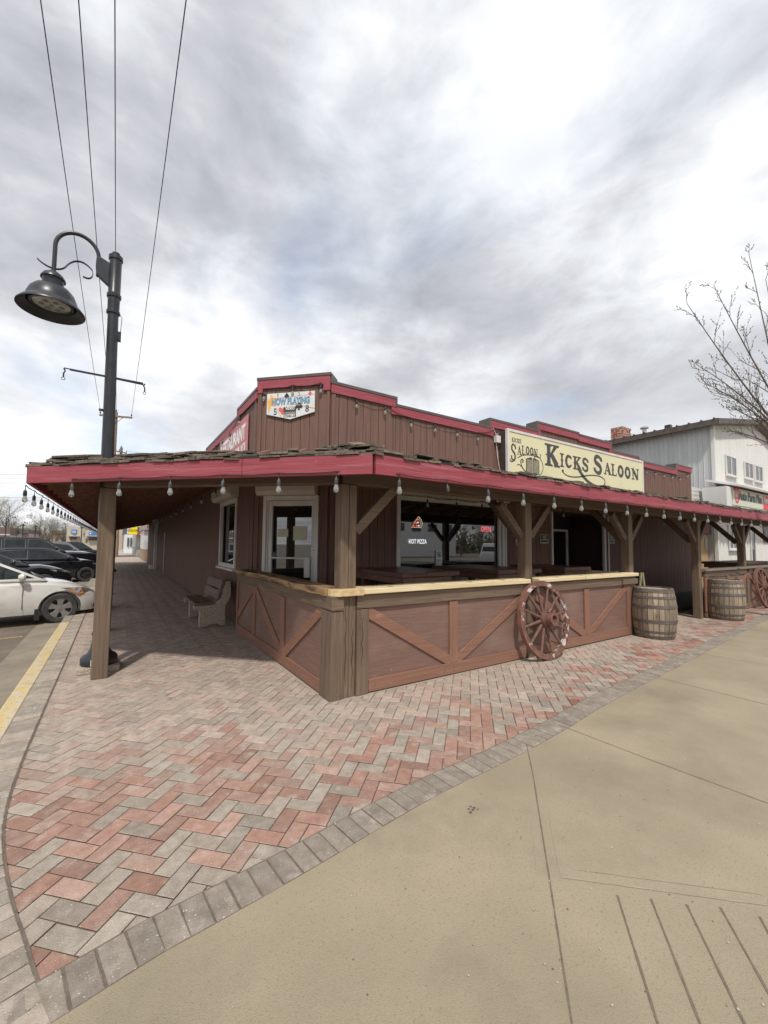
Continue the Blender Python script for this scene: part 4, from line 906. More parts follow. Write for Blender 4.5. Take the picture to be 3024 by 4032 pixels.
def string(name, label, pts, nrm, sock, drop=.045, sag=.016, empty=(), at=None, group='string lights around the saloon', long_drop=0.0):
    """pts: socket anchor points; cable droops between them, each socket and bulb a part"""
    global sock_me, bulb_me
    r = thing(name, label, 'string lights', pts[0], group); B = MB(); path = []
    for a, c in zip(pts, pts[1:]):
        a, c = V(a), V(c)
        for k in range(6): t = k/6; path.append(lerp(a, c, t)-UZ*sag*4*t*(1-t)*random.uniform(.6, 1.1))
    path.append(V(pts[-1])); B.tube(path, .0055, 5)
    for i, p in enumerate(pts):
        p = V(p); B.tube([p, p-UZ*drop], .004, 5)
    B.build('cable', cable_m, r)
    so_ = _s.build('socket', sock, r, at=(0, 0, 0), smooth=True) if True else None
    bo_ = _b.build('bulb', bulb_m, r, at=(0, 0, 0), smooth=True)
    for i, p in enumerate(pts):
        p = V(p)-V(pts[0])-UZ*drop
        s_ = so_ if i == 0 else so_.copy(); s_.location = p
        if i: COL.objects.link(s_)
        s_.rotation_euler = (random.gauss(0, .05), random.gauss(0, .05), random.uniform(0, 3))
        if i in empty: continue
        q = bo_ if i == 0 else bo_.copy(); q.location = p
        if i: COL.objects.link(q)
    return r
zc_ = 2.305; pts = []
dC = (Epts[2]-Epts[1]); LC = dC.length; dC.normalize(); nCf = V((dC.y, -dC.x, 0))
for px in (284, 471, 672, 880, 1098, 1324):
    d_ = ray(px, 1890); q = Epts[1]+nCf*.05; k = nCf.dot(q-V((0, 0, 0)))/nCf.dot(V((d_.x, d_.y, 0))); pts.append((d_.x*k, d_.y*k, zc_))
for k in range(27): pts.append((2.32+k*.627, 3.33-.052, zc_-.004))
string('string_lights', 'string of clear bulbs hanging along the red canopy fascia facing the viewer', pts, None, sock_m, empty=(7,))
string('string_lights', 'receding string of clear bulbs with black sockets along the kerb edge of the canopy', [(-.92, 6.31+.64*k, zc_-.045) for k in range(40)], None, sock_k)
zp = lambda s: next(t for a, c, t in fseg if a <= s <= c)
pts = []
for i, s_ in enumerate([.50+.62*k for k in range(7)]): pts.append((B_.x+s_, YF-.055, zp(s_)-.21))
pts2 = [(XL-.055, 11.8-.8*k, (4.08 if 11.8-.8*k > 8.85 else 4.24)) for k in range(5)]+[tuple(A_+uC*.13+nC*.05+UZ*4.38), tuple(A_+uC*.69+nC*.05+UZ*4.44), tuple(A_+uC*1.22+nC*.05+UZ*4.44)]
string('string_lights', 'string of small bulbs along the corner parapet above the NOW PLAYING board', pts2+pts, None, sock_k, drop=.03, sag=.05)
string('string_lights', 'string of small bulbs on the far parapet right of the cream sign', [(14.4+.62*k, YF-.055, (4.19 if k < 5 else 4.36)-(.0)) for k in range(6)], None, sock_k, drop=.03, sag=.04)
string('string_lights', 'string of bulbs under the canopy in front of the big window', [(4.9, 6.0, 2.52), (5.55, 5.9, 2.5), (6.2, 5.85, 2.5), (6.85, 5.8, 2.5), (8.6, 5.6, 2.48), (9.6, 5.4, 2.47), (12.6, 5.2, 2.4), (14.6, 5.0, 2.36)], None, sock_k, empty=(1, 2), sag=.05)
string('string_lights', 'unlit string of bulbs running along the dark side wall under the canopy', [(1.5, 8.0+1.5*k, 2.62) for k in range(14)], None, sock_k, drop=.02, sag=.02)

# ================================================================== STREET FURNITURE
# street lamp
lamp = thing('street_lamp', 'dark street lamp with gooseneck arm and skirted shade rising through the canopy corner', 'street lamp', (-.12, 6.38, .07))
lm = black(); o_l = V((-.12, 6.38, 0)); top_off = V((-.04, .02, 0))
B = MB(); B.lathe([(.195, .07), (.20, .085), (.198, .15), (.18, .175), (.135, .205), (.10, .26), (.085, .34), (.08, .42), (.092, .43), (.092, .46), (.078, .47)], o_l, n=28); B.build('base', lm, lamp, smooth=True)
B = MB(); B.tube([o_l+UZ*.46, o_l+UZ*2.2+top_off*.4, o_l+UZ*4.65+top_off], [.078, .074, .062], 20); B.build('pole', lm, lamp, smooth=True)
P = o_l+top_off
B = MB(); B.lathe([(.066, 4.62), (.078, 4.63), (.078, 4.665), (.068, 4.675), (.070, 4.84), (.082, 4.85), (.084, 4.89), (.075, 4.90), (.070, 4.91), (.070, 5.36), (.082, 5.37), (.082, 5.42), (.045, 5.43), (.045, 5.47)], P, n=24); B.build('top_sleeve', lm, lamp, smooth=True)
hx = -.635   # how far the shade hangs out
B = MB(); B.prism([(-.16, 5.06), (-.205, 5.10), (-.215, 5.20), (-.21, 5.33), (-.16, 5.34), (-.06, 5.30), (-.06, 4.98)], P+UY*-.03, UX, UZ, UY, .06); B.build('arm_bracket', lm, lamp, bevel=.008)
B = MB(); ap = [P+V((-.19, 0, 5.10)), P+V((-.19, 0, 5.28))]+[P+V((lerp(-.42, -.42, 0)+.235*cos(a)*1.0, 0, 5.33+.235*sin(a)*1.02)) for a in [radians(k*15) for k in range(0, 13)]]
ap = [P+V((-.185, 0, 5.08)), P+V((-.185, 0, 5.28))]+[P+V((-.41+.225*cos(radians(a)), 0, 5.32+.24*sin(radians(a)))) for a in range(10, 181, 10)]+[P+V((hx, 0, 5.25)), P+V((hx, 0, 4.93))]
B.tube(ap, .024, 12); B.build('gooseneck_arm', lm, lamp, smooth=True)
B = MB(); pts = [P+V((x, 0, z)) for x, z in bez((-.80, 5.08), (-.72, 5.00), (-.58, 4.98), (-.52, 5.08))+bez((-.52, 5.08), (-.46, 5.20), (-.36, 5.26), (-.25, 5.14))[1:]+bez((-.25, 5.14), (-.22, 5.06), (-.26, 4.99), (-.34, 5.02))[1:]]
for a, c in zip(pts, pts[1:]): B.bar(a, c+(c-a)*.1, .035, .007, (0, 1, 0))
B.build('scroll_band', lm, lamp)
Q = P+V((hx, 0, 0))
B = MB(); B.lathe([(.03, 4.97), (.05, 4.965), (.10, 4.925), (.125, 4.885), (.128, 4.865), (.112, 4.86), (.108, 4.85), (.108, 4.775), (.125, 4.76), (.18, 4.745), (.225, 4.69), (.255, 4.61), (.265, 4.565), (.305, 4.53), (.345, 4.48), (.345, 4.468), (.305, 4.515), (.25, 4.545), (.235, 4.60), (.10, 4.70), (.001, 4.705)], Q, n=44, cap=False)
B.build('shade', lm, lamp, smooth=True)
B = MB(); B.lathe([(.236, 4.56), (.222, 4.535), (.20, 4.53), (.19, 4.545)], Q, n=36, cap=False); B.build('lens_ring', lm, lamp, smooth=True)
B = MB(); B.lathe([(.001, 4.53), (.12, 4.532), (.19, 4.546)], Q, n=36, cap=False); B.build('lens', M('lamp_lens', (.52, .52, .46), (.30, .30, .27), rough=.2, scale=(12, 12, 12)), lamp, smooth=True)
for dx, dy in ((-.1, 0), (0, 0), (.1, 0), (-.05, .09), (.05, .09), (-.05, -.09), (.05, -.09)): B = MB(); B.lathe([(.028, 4.528), (.02, 4.522)], Q+V((dx, dy, 0)), n=10); B.build('led', M('lamp_led', (.26, .26, .23), (.16, .16, .14), rough=.3), lamp)
B = MB(); zb = 3.77; B.bar(P+V((-.42, -.0, zb)), P+V((.38, 0, zb)), .02, .022); B.bar(P+V((-.48, .0, zb+.006)), P+V((.40, 0, zb-.018)), .01, .012)
for sx_ in (-.48, .40): B.tube([P+V((sx_, 0, zb)), P+V((sx_-.015*(1 if sx_ > 0 else -1), 0, zb-.03)), P+V((sx_, 0, zb-.06)), P+V((sx_, 0, zb-.11))], .009, 6); B.tube([P+V((sx_, .0, zb-.11-.02))+V((.018*cos(a), 0, .018*sin(a))) for a in [k*pi/4 for k in range(9)]], .004, 5)
B.build('banner_arm', lm, lamp)
B = MB(); B.bb(P.x+.055, P.x+.10, P.y-.03, P.y+.03, 4.28, 4.40); B.tube([P+V((.07, 0, 4.66)), P+V((.10, 0, 4.60)), P+V((.085, 0, 4.28))], .004, 5); B.bb(P.x-.10, P.x-.05, P.y-.01, P.y+.01, 3.3, 3.33); B.build('junction_box', lm, lamp)
B = MB(); B.bb(-.20, -.155, 6.13, 6.142, .10, .17); o = B.build('white_tag', white(), lamp)

# bench
bench = thing('park_bench', 'bench of brown planks on pebbled concrete ends against the side wall', 'bench', (1.58, 9.05, 0))
cm = concm(); bw2 = M('bench_plank', (.20, .125, .095), (.14, .085, .066), rough=.6, scale=grain('y', (26, 1.5)), bump=.5)
prof = [(-.26, .02), (-.26, .34), (-.36, .345), (-.365, .42), (-.08, .425), (.02, .43), (.10, .50), (.185, .80), (.19, .86), (.285, .86), (.30, .60), (.27, .50), (.20, .40), (.21, .02), (.10, .02), (.09, .06), (-.10, .06), (-.11, .02)]
for y in (8.42, 9.68): B = MB(); B.prism([(-x_*-1, z_) for x_, z_ in prof], (1.62, y-.06, 0), UX, UZ, UY, .12); B.build('concrete_end', cm, bench, bevel=.015)
for k, x in enumerate((1.30, 1.47)): B = MB(); B.bb(x-.03, x+.125, 8.36, 9.74, .428+.002*k, .47); B.build('seat_plank', bw2, bench, bevel=.008)
for k in range(2):
    B = MB(); a = V((1.695+.045*k, 0, .52+.19*k)); c = a+V((.042, 0, .165)); B.bar(V(((a.x+c.x)/2-.02, 8.36, (a.z+c.z)/2)), V(((a.x+c.x)/2-.02, 9.74, (a.z+c.z)/2)), .17, .035, (c-a)); B.build('back_plank', bw2, bench, bevel=.008)

# barrels
stave = M('oak_stave', (.40, .335, .25), (.25, .195, .14), rough=.85, scale=(12, 12, 1.2), bump=.6, c3=(.115, .088, .066), c3scale=(8, 8, 2.2), c3lo=.50, c3hi=.72, c4=(.07, .05, .04), c4scale=22, c4lo=.66, c4hi=.74, attr='tone'); hoop = M('barrel_hoop', (.155, .135, .12), (.095, .075, .062), rough=.7, scale=(7, 7, 16), c3=(.24, .12, .06), c3scale=(9, 9, 9), c3lo=.62, c3hi=.75)
headm = M('barrel_head', (.46, .41, .34), (.30, .25, .19), rough=.8, scale=(3, 18, 3), bump=.4)
def barrel(loc, label, rot, r0=.30, r1=.355, h=.87):
    b_ = thing('barrel', label, 'barrel', (0, 0, 0), 'oak barrels along the front'); n = 26; rr = random.Random(rot)
    B = MB(); rows = 14
    def rad(z): t = z/h*2-1; return lerp(r1, r0, abs(t)**2.0)
    for i in range(n):
        a0, a1 = 2*pi*i/n+.012, 2*pi*(i+1)/n-.012; q = rr.uniform(.65, 1.2); B.cc = (q, q*.98, q*.95); dr = rr.uniform(-.002, .002)
        for k in range(rows):
            z0, z1 = h*k/rows, h*(k+1)/rows; R0, R1 = rad(z0)+dr, rad(z1)+dr
            B.quad((R0*cos(a0), R0*sin(a0), z0), (R0*cos(a1), R0*sin(a1), z0), (R1*cos(a1), R1*sin(a1), z1), (R1*cos(a0), R1*sin(a0), z1))
        R = rad(h)+dr; B.quad((R*cos(a0), R*sin(a0), h), (R*cos(a1), R*sin(a1), h), ((R-.022)*cos(a1), (R-.022)*sin(a1), h), ((R-.022)*cos(a0), (R-.022)*sin(a0), h))
    B.cc = (.35, .33, .3); B.lathe([(rad(k*h/12)-.006, k*h/12) for k in range(13)], n=n, cap=False); B.lathe([(r0-.02, h), (r0-.02, h-.03)], n=n, cap=False); B.cc = None
    st = B.build('staves', stave, b_)
    B = MB(); B.lathe([(.001, h-.022), (r0-.012, h-.022)], n=30, cap=False); B.build('head', headm, b_)
    for z0, z1 in ((.0, .06), (.105, .145), (.275, .335), (.53, .59), (.695, .74), (.80, .868)):
        B = MB(); B.lathe([(rad(z0)+.0015, z0), (rad(z0)+.006, z0+.002), (rad(z1)+.006, z1-.002), (rad(z1)+.0015, z1)], n=36, cap=False); B.build('hoop', hoop, b_, smooth=True)
    b_.location = loc; b_.rotation_euler = (0, 0, rot); return b_
bp = g(2575, 2512); barrel((8.17, 3.58, .003), 'nearer weathered oak barrel beside the end of the pale ledge', .4)
barrel((11.62, 3.60, .003), 'farther weathered oak barrel in front of the grey capped patio wall', 1.7, .305, .36, .885)

# wagon wheels
wred = M('wheel_red_paint', (.20, .095, .07), (.13, .065, .048), rough=.8, scale=(9, 9, 9), bump=.8, c3=(.58, .53, .48), c3scale=(9, 9, 9), c3lo=.52, c3hi=.58); wsp = M('wheel_spoke_wood', (.215, .105, .085), (.135, .075, .058), rough=.85, scale=(20, 20, 20), bump=.6, c3=(.50, .44, .40), c3scale=(14, 14, 14), c3lo=.66, c3hi=.72)
tyre_ = M('wheel_iron_tyre', (.27, .115, .085), (.16, .08, .06), rough=.7, scale=(10, 10, 10), bump=.4)
def wagon_wheel(loc, label, rz=0.0, tilt=radians(9), R=.55, red=False):
    w = thing('wagon_wheel', label, 'wagon wheel', (0, 0, 0), 'wagon wheels leaning on the patio walls'); n = 48; c = V((0, 0, 0)); ax = V((0, -1, 0))
    B = MB(); B.lathe([(R-.075, -.026), (R-.012, -.026), (R-.012, .026), (R-.075, .026), (R-.075, -.026)], c, ax, n, cap=False); B.build('rim', wsp if red else wred, w, smooth=True)
    B = MB(); B.lathe([(R-.0115, -.03), (R, -.03), (R, .03), (R-.0115, .03)], c, ax, n, cap=False); B.build('iron_tyre', tyre_, w, smooth=True)
    B = MB(); B.lathe([(.055, -.12), (.075, -.12), (.085, -.06), (.105, -.05), (.11, .03), (.09, .05), (.085, .10), (.085, .17)], c, ax, 22, cap=False); B.lathe([(.085, .17), (.055, .17), (.05, .12), (.001, .12)], c, ax, 22, cap=False); B.build('hub', wsp, w, smooth=True)
    for z0, z1, r in ((.10, .17, .092), (-.065, -.045, .108), (.035, .055, .108)): B = MB(); B.lathe([(r-.006, z0), (r, z0), (r, z1), (r-.006, z1)], c, ax, 24, cap=False); B.build('hub_band', tyre_, w, smooth=True)
    for k in range(12):
        a = 2*pi*k/12+.14; d_ = V((cos(a), 0, sin(a))); B = MB(); B.tube([d_*.09, d_*.16, d_*.30, d_*(R-.11), d_*(R-.07)], [.022, .024, .0185, .0175, .022], 8); B.build('spoke', wsp, w, smooth=True)
    w.location = loc; w.rotation_euler = (-tilt, 0, rz); return w
wagon_wheel((5.20, 3.715, .55), 'tall wagon wheel with flaking white paint leaning on the front patio wall')
wagon_wheel((14.74, 3.715, .545), 'dark red wagon wheel leaning beside the farthest post in view', red=True)
wagon_wheel((16.15, 3.715, .545), 'wagon wheel cut by the right edge of the picture', red=True)

# patio tables
tb = M('table_plank', (.19, .09, .062), (.11, .055, .042), rough=.35, scale=grain('x', (18, 1.4)), bump=.5, rvar=.1); tb2 = M('table_edge_wood', (.26, .14, .075), (.16, .08, .05), rough=.5, scale=grain('x', (22, 1.6)), bump=.4)
def table(x0, x1, y0, y1, label):
    t = thing('patio_table', label, 'table', ((x0+x1)/2, (y0+y1)/2, 0), 'thick plank tables on the patio'); n = 5
    B = MB()
    for k in range(n): a, c = lerp(x0, x1, k/n), lerp(x0, x1, (k+1)/n); B.bb(a+.002, c-.002, y0, y1, 1.13, 1.20)
    B.build('table_top', tb, t, bevel=.006)
    B = MB(); B.bb(x0+.05, x1-.12, y0+.04, y0+.09, 1.03, 1.128); B.bb(x0+.05, x0+.1, y0+.10, y1-.05, 1.03, 1.128); B.bb(x1-.17, x1-.12, y0+.10, y1-.05, 1.03, 1.128); B.build('apron', tb2, t, bevel=.005)
    for (x, y) in ((x0+.15, y0+.2), (x1-.25, y0+.2), (x0+.15, y1-.2), (x1-.25, y1-.2)): B = MB(); B.bb(x-.05, x+.05, y-.05, y+.05, 0.005, 1.028); B.build('leg', tb2, t)
    return t
table(3.40, 4.50, 4.72, 6.2, 'dark plank table just right of the corner post'); table(5.22, 6.35, 4.58, 6.25, 'dark plank table in front of the window behind the wagon wheel post'); table(7.10, 7.98, 4.62, 5.9, 'dark plank table at the right end of the ledge')
table(14.4, 17.3, 4.15, 5.0, 'dark table top behind the grey capped patio wall'); 
# folding board by the entrance
sbd = thing('sandwich_board', 'pale edged folding board standing in the shade behind the nearer barrel', 'sandwich board', (9.78, 4.6, 0)); yb = M('board_edge_yellow', (.85, .80, .5), (.75, .7, .42), rough=.5)
for s_ in (-1, 1):
    B = MB(); B.bar((9.88+s_*.03, 4.55, 1.03), (9.88+s_*.27, 4.55, .0), .03, .045, (0, 1, 0)); B.bar((9.88+s_*.03, 5.1, 1.03), (9.88+s_*.27, 5.1, .0), .03, .045, (0, 1, 0)); B.build('frame', yb, sbd)
    B = MB(); B.bar((9.875+s_*.03, 4.83, .98), (9.875+s_*.26, 4.83, .08), .46, .012, (0, 1, 0)); B.build('board', M('board_black', (.02, .018, .018), rough=.5), sbd)

# ================================================================== POWER LINES
pole_w = M('pole_wood', (.30, .22, .15), (.20, .145, .10), rough=.9, scale=(20, 20, 1.5), bump=.4)
def util_pole(x, y, h, label, arm=2.1, arm_rot=-.35, zarm=None, r=.15):
    p_ = thing('utility_pole', label, 'utility pole', (x, y, 0)); zarm = zarm or h-.55
    B = MB(); B.tube([(x, y, -.1), (x, y, h)], [r, r*.72], 14); B.build('pole', pole_w, p_, smooth=True)
    d_ = V((cos(arm_rot), sin(arm_rot), 0)); c = V((x, y-.16, zarm)); B = MB(); B.bar(c-d_*arm/2, c+d_*arm/2, .09, .12); B.build('crossarm', pole_w, p_)
    B = MB(); B.bar(c-d_*.5, V((x, y-.16, zarm-.5)), .02, .03); B.bar(c+d_*.5, V((x, y-.16, zarm-.5)), .02, .03); B.build('arm_brace', black(), p_)
    tips = []
    for s_ in (-.95, -.35, .95):
        q = c+d_*arm/2*s_+UZ*.06; B = MB(); B.lathe([(.015, 0), (.02, .06), (.05, .08), (.05, .12), (.03, .15), (.045, .17), (.02, .20)], q, n=10); B.build('insulator', black(), p_); tips.append(q+UZ*.2)
    q = V((x, y, h)); B = MB(); B.lathe([(.015, 0), (.05, .08), (.05, .12), (.045, .17), (.02, .20)], q, n=10); B.build('insulator', black(), p_); tips.insert(2, q+UZ*.2)
    return tips
pp = CAM+ray(458, 1618)*30
tips = util_pole(pp.x, pp.y, pp.z-.1, 'near wooden utility pole with crossarm rising behind the street lamp', zarm=pp.z-.45, arm_rot=-.3)
wire_m = M('wire', (.10, .10, .13), (.08, .08, .10), rough=.6)
for k, (tp, xt) in enumerate(zip([tips[0], tips[1], tips[2], tips[3]], (173, 318, 456, 727))):
    e_ = g(xt, 0, 11.4); far = tp+(e_-tp)*1.45; B = MB(); B.tube([lerp(tp, far, t)-UZ*(1.1*4*t*(1-t)*.35) for t in [i/20 for i in range(21)]], .011, 5)
    o = B.build('power_line', wire_m); tag(o, ['leftmost', 'second from left', 'third from left', 'rightmost'][k]+' of the four power lines running overhead', 'power line', 'power lines overhead')
pp2 = CAM+ray(478, 1762)*46; t2 = util_pole(pp2.x, pp2.y, pp2.z, 'farther wooden utility pole half hidden behind the near one', arm=1.2, arm_rot=.5, r=.2)
for k, (y0, y1) in enumerate(((1868, 1870), (1880, 1884), (1900, 1903), (1956, 1962), (1968, 1975))):
    a = CAM+ray(-500, y0-5)*40; c = CAM+ray(480, y1-2)*48; B = MB(); B.tube([a, lerp(a, c, .5)-UZ*.1, c], .013, 5); o = B.build('power_line', wire_m); tag(o, 'thin cable crossing the sky low at the left, number %d from the top'.replace('number %d', ['first', 'second', 'third', 'fourth', 'fifth'][k]), 'power line', 'cables crossing low at the left')
a = t2[3]; c = CAM+ray(1500, 1905)*60; B = MB(); B.tube([a, lerp(a, c, .5)-UZ*.5, c], .014, 5); tag(B.build('power_line', wire_m), 'cable sloping down from the farther pole to behind the roof', 'power line')

# ================================================================== CARS
rub = M('tyre_rubber', (.035, .034, .033), (.07, .065, .058), rough=.85, scale=(9, 9, 9)); alloy = M('alloy_rim', (.42, .40, .38), (.30, .285, .27), rough=.35, metal=.7, scale=(9, 9, 9)); steelk = M('black_steel_rim', (.025, .025, .028), (.05, .05, .05), rough=.4, metal=.3)
carglass = M('car_glass', (.012, .016, .016), (.03, .038, .036), rough=.02, ior=1.5, scale=(2, 2, 2)); blk = M('black_plastic', (.022, .022, .024), rough=.55); lampg = M('headlight_glass', (.45, .46, .46), (.12, .12, .12), rough=.08, scale=(9, 14, 14), coat=1); amber = M('amber_lens', (.85, .22, .04), rough=.2, coat=1); redl = M('tail_red', (.35, .02, .02), rough=.2, coat=1)
def paint(n, a, b, r=.22, dirt=None):
    return M('car_paint_'+n, a, b, rough=r, coat=.8, scale=(2, 2, 2), c3=dirt, c3scale=(1.5, 1.5, 6), c3lo=.5, c3hi=.8)
def loft(B, st):
    """stations (x, zlow, ztop, halfwidth)"""
    rows = []
    for x, zl, zt, hw in st:
        h = zt-zl; half = [(0, zl), (hw*.80, zl), (hw*.94, zl+.06*h), (hw*.985, zl+.25*h), (hw, zl+.52*h), (hw*.985, zl+.72*h), (hw*.95, zl+.88*h), (hw*.86, zl+.965*h), (hw*.5, zt), (0, zt+.012)]
        ring = [(x, y, z) for y, z in half]+[(x, -y, z) for y, z in half[::-1][1:-1]]; k = len(B.v); B.v += ring; rows.append((k, len(ring)))
    for (a, n), (c, _) in zip(rows, rows[1:]):
        for i in range(n): j = (i+1) % n; B.face([a+i, a+j, c+j, c+i])
    B.face([rows[0][0]+i for i in range(rows[0][1])][::-1]); B.face([rows[-1][0]+i for i in range(rows[-1][1])])
def boolean_cut(o, cutters):
    for c in cutters:
        m_ = o.modifiers.new('cut', 'BOOLEAN'); m_.object = c; m_.operation = 'DIFFERENCE'; m_.solver = 'EXACT'
    me = bpy.data.meshes.new_from_object(o.evaluated_get(bpy.context.evaluated_depsgraph_get())); old = o.data; o.modifiers.clear(); o.data = me; me.name = old.name
    for c in cutters: bpy.data.objects.remove(c)
    me.polygons.foreach_set('use_smooth', [True]*len(me.polygons)); me.set_sharp_from_angle(angle=radians(35)); return o
def car(label, cat, name, loc, rz, pm_, st, cabin, wins, fx, rx, hw, R=.32, group=None, rim='alloy', lowtrim=None, hl=None, mirror=(.62, .98), bed=None, handle=None, doorx=(), grille=None, chrome=False):
    c = thing(name, label, cat, (0, 0, 0), group)
    B = MB(); loft(B, st); body = B.build('body', pm_, c, smooth=True)
    cut = []
    for x in (fx, rx):
        for s in (-1, 1):
            q = MB(); q.lathe([(R+.055, 0), (R+.055, .34)], (x, s*(hw-.26), R-.01), (0, s, 0), 32); cut.append(q.build('cut', blk))
    boolean_cut(body, cut)
    # greenhouse: lean-in prism through the cabin profile
    zb, k = cabin['zb'], cabin['k']; P = cabin['p']; B = MB(); n = len(P); hb = hw-cabin['in']
    for s in (-1, 1):
        for x, z in P: B.v.append((x, s*(hb-(z-zb)*k), z))
    B.face(list(range(n))); B.face(list(range(n, 2*n))[::-1])
    for i in range(n): j = (i+1) % n; B.face([i, j, n+j, n+i])
    B.build('cabin', pm_, c, bevel=.05, smooth=True, seg=3)
    for s in (-1, 1):
        for W_ in wins:
            B = MB(); m_ = len(W_)
            for x, z in W_: B.v.append((x, s*(hb-(z-zb)*k+.004), z))
            B.face(list(range(m_))); B.build('side_window', carglass, c)
            if chrome:
                B = MB(); pts = [(x, s*(hb-(z-zb)*k+.006), z) for x, z in W_]; B.tube(pts+[pts[0]], .008, 5); B.build('window_trim', M('chrome', (.6, .6, .6), rough=.2, metal=1), c)
    for a, e in (cabin['ws'], cabin['rw']):
        (x0, z0), (x1, z1) = a, e; d_ = V((x1-x0, 0, z1-z0)).normalized(); nn_ = V((-d_.z, 0, d_.x)); nn_ = nn_ if nn_.z > 0 else -nn_
        y0, y1 = hb-(z0-zb)*k-.07, hb-(z1-zb)*k-.07; B = MB(); B.quad(*[V(q)+nn_*.006 for q in ((x0, -y0, z0), (x0, y0, z0), (x1, y1, z1), (x1, -y1, z1))]); B.build('windscreen' if x0 > 0 else 'rear_window', carglass, c)
    for x in (fx, rx):
        for s in (-1, 1):
            o = V((x, s*(hw-.115), R)); ax = V((0, s, 0)); B = MB(); B.lathe([(R*.62, -.09), (R*.9, -.10), (R*.98, -.07), (R, -.03), (R, .03), (R*.98, .07), (R*.9, .10), (R*.66, .095), (R*.62, .07)], o, ax, 36, cap=False); w = B.build('wheel', rub, c, smooth=True)
            B = MB(); B.lathe([(R*.64, .085), (R*.66, .06), (R*.62, .0), (R*.3, -.02), (.001, -.02)], o, ax, 30, cap=False); B.build('rim_barrel', steelk, w, smooth=True)
            X_, Z_ = V((1, 0, 0)), V((0, 0, 1)); ns = 5 if rim == 'alloy' else 8
            for i in range(ns):
                a = 2*pi*i/ns+.3; u = X_*cos(a)+Z_*sin(a); v_ = X_*-sin(a)+Z_*cos(a); B = MB()
                if rim == 'alloy': B.prism([(.03, -.045), (R*.38, -.05), (R*.645, -.085), (R*.645, .085), (R*.38, .05), (.03, .045)], o+ax*.05, u, v_, ax, .022)
                else: B.prism([(.03, -.03), (R*.6, -.045), (R*.6, .045), (.03, .03)], o+ax*.03, u, v_, ax, .02)
                B.build('rim_spoke', alloy if rim == 'alloy' else steelk, w, bevel=.008)
            B = MB(); B.lathe([(R*.63, .082), (R*.665, .088), (R*.665, .07)], o, ax, 30, cap=False); B.lathe([(.045, .06), (.04, .082), (.001, .084)], o, ax, 16, cap=False); B.build('rim', alloy if rim == 'alloy' else steelk, w, smooth=True)
    for s in (-1, 1):
        if hl:
            B = MB(); n = len(hl); B.v += [(x, s*y, z) for x, y, z in hl]; B.face(list(range(n))); B.build('headlight', lampg, c)
        B = MB(); mx, mz = mirror; B.lathe([(.001, -.07), (.045, -.06), (.075, -.02), (.08, .02), (.06, .05), (.001, .06)], (mx, s*(hb+.13), mz), (1, 0, .1), 16); B.bar((mx-.02, s*(hb-.02), mz-.08), (mx-.02, s*(hb+.10), mz-.05), .05, .04); B.build('mirror', pm_, c, smooth=True)
        xr = st[0][0]+.10; B = MB(); B.box((xr, s*(hw-.12), st[2][2]-.16), (.12, .25, .13)); B.build('tail_light', redl, c, bevel=.03)
    for x in doorx:
        for s in (-1, 1): B = MB(); B.bb(x-.004, x+.004, s*(hw-.01), s*(hw+.0015), .34, zb-.05); B.build('door_gap', blk, c)
    if handle:
        for x, z in handle:
            for s in (-1, 1): B = MB(); B.bb(x-.1, x+.1, s*(hw-.02), s*(hw+.012), z-.012, z+.018); B.build('door_handle', pm_ if not chrome else M('chrome', (.6, .6, .6), rough=.2, metal=1), c, bevel=.006)
    c.location = loc; c.rotation_euler = (0, 0, rz); return c
def sedan_st(L_, W, zb=.93, hood=.88, trunk=1.0, nose=.62):
    h = L_/2; w = W/2
    return [(-h, .42, .72, w*.66), (-h+.05, .30, .86, w*.80), (-h+.18, .22, trunk-.03, w*.91), (-h+.55, .20, trunk, w*.97), (-h+1.1, .19, zb+.03, w), (-.3, .18, zb, w), (.6, .18, zb-.01, w), (h-1.35, .18, zb-.01, w*.995), (h-1.0, .18, hood+.01, w*.985), (h-.70, .18, hood-.05, w*.965), (h-.46, .19, nose+.12, w*.92), (h-.28, .20, nose+.03, w*.85), (h-.17, .24, nose-.05, w*.75), (h-.12, .32, nose-.14, w*.60)]
CAB = lambda xw, xf, xr, xb, zb, zt, ztr: dict(zb=zb-.04, k=.42, **{'in': .07}, p=[(xw, zb-.04), (xf, zt-.05), (xf-.35, zt), (xr+.3, zt), (xr, ztr), (xb, zb-.02)], ws=((xw-.04, zb), (xf-.0, zt-.06)), rw=((xb+.03, zb+.02), (xr+.0, ztr-.01)))
A11 = radians(11)
hlw = [(1.62, .865, .74), (2.02, .745, .70), (2.15, .60, .62), (2.08, .70, .55), (1.90, .805, .60)]
c1 = car('white dusty sedan parked nosed to the painted kerb, nearest car', 'car', 'parked_car', (-2.50, 11.72, -.13), A11, paint('white', (.72, .70, .66), (.66, .64, .60), .3, (.50, .46, .39)), sedan_st(4.56, 1.80), CAB(1.22, .22, -1.15, -1.92, .93, 1.44, 1.36), [[(.98, .965), (.30, 1.30), (.22, 1.335), (-.45, 1.365), (-.45, .955)], [(-.50, .955), (-.50, 1.365), (-1.05, 1.32), (-1.45, 1.10), (-1.40, .965)]], 1.42, -1.28, .90, R=.315, group='cars nosed to the kerb', mirror=(.78, 1.0), handle=((-.25, .80), (-1.25, .82)), doorx=(.80, -.48), hl=[(1.40, .888, .745), (1.80, .84, .735), (2.02, .70, .64), (1.99, .73, .53), (1.72, .868, .62)])
for s in (-1, 1):
    B = MB(); B.v += [(1.52, s*.888, .70), (1.78, s*.850, .69), (1.84, s*.825, .61), (1.72, s*.875, .60)]; B.face([0, 1, 2, 3]); ORI[c1.name] = V((0, 0, 0)); B.build('amber_indicator', amber, c1)
    B = MB(); B.bb(1.93, 2.16, s*.60, s*.74, .28, .36); B.build('fog_recess', blk, c1, bevel=.02)
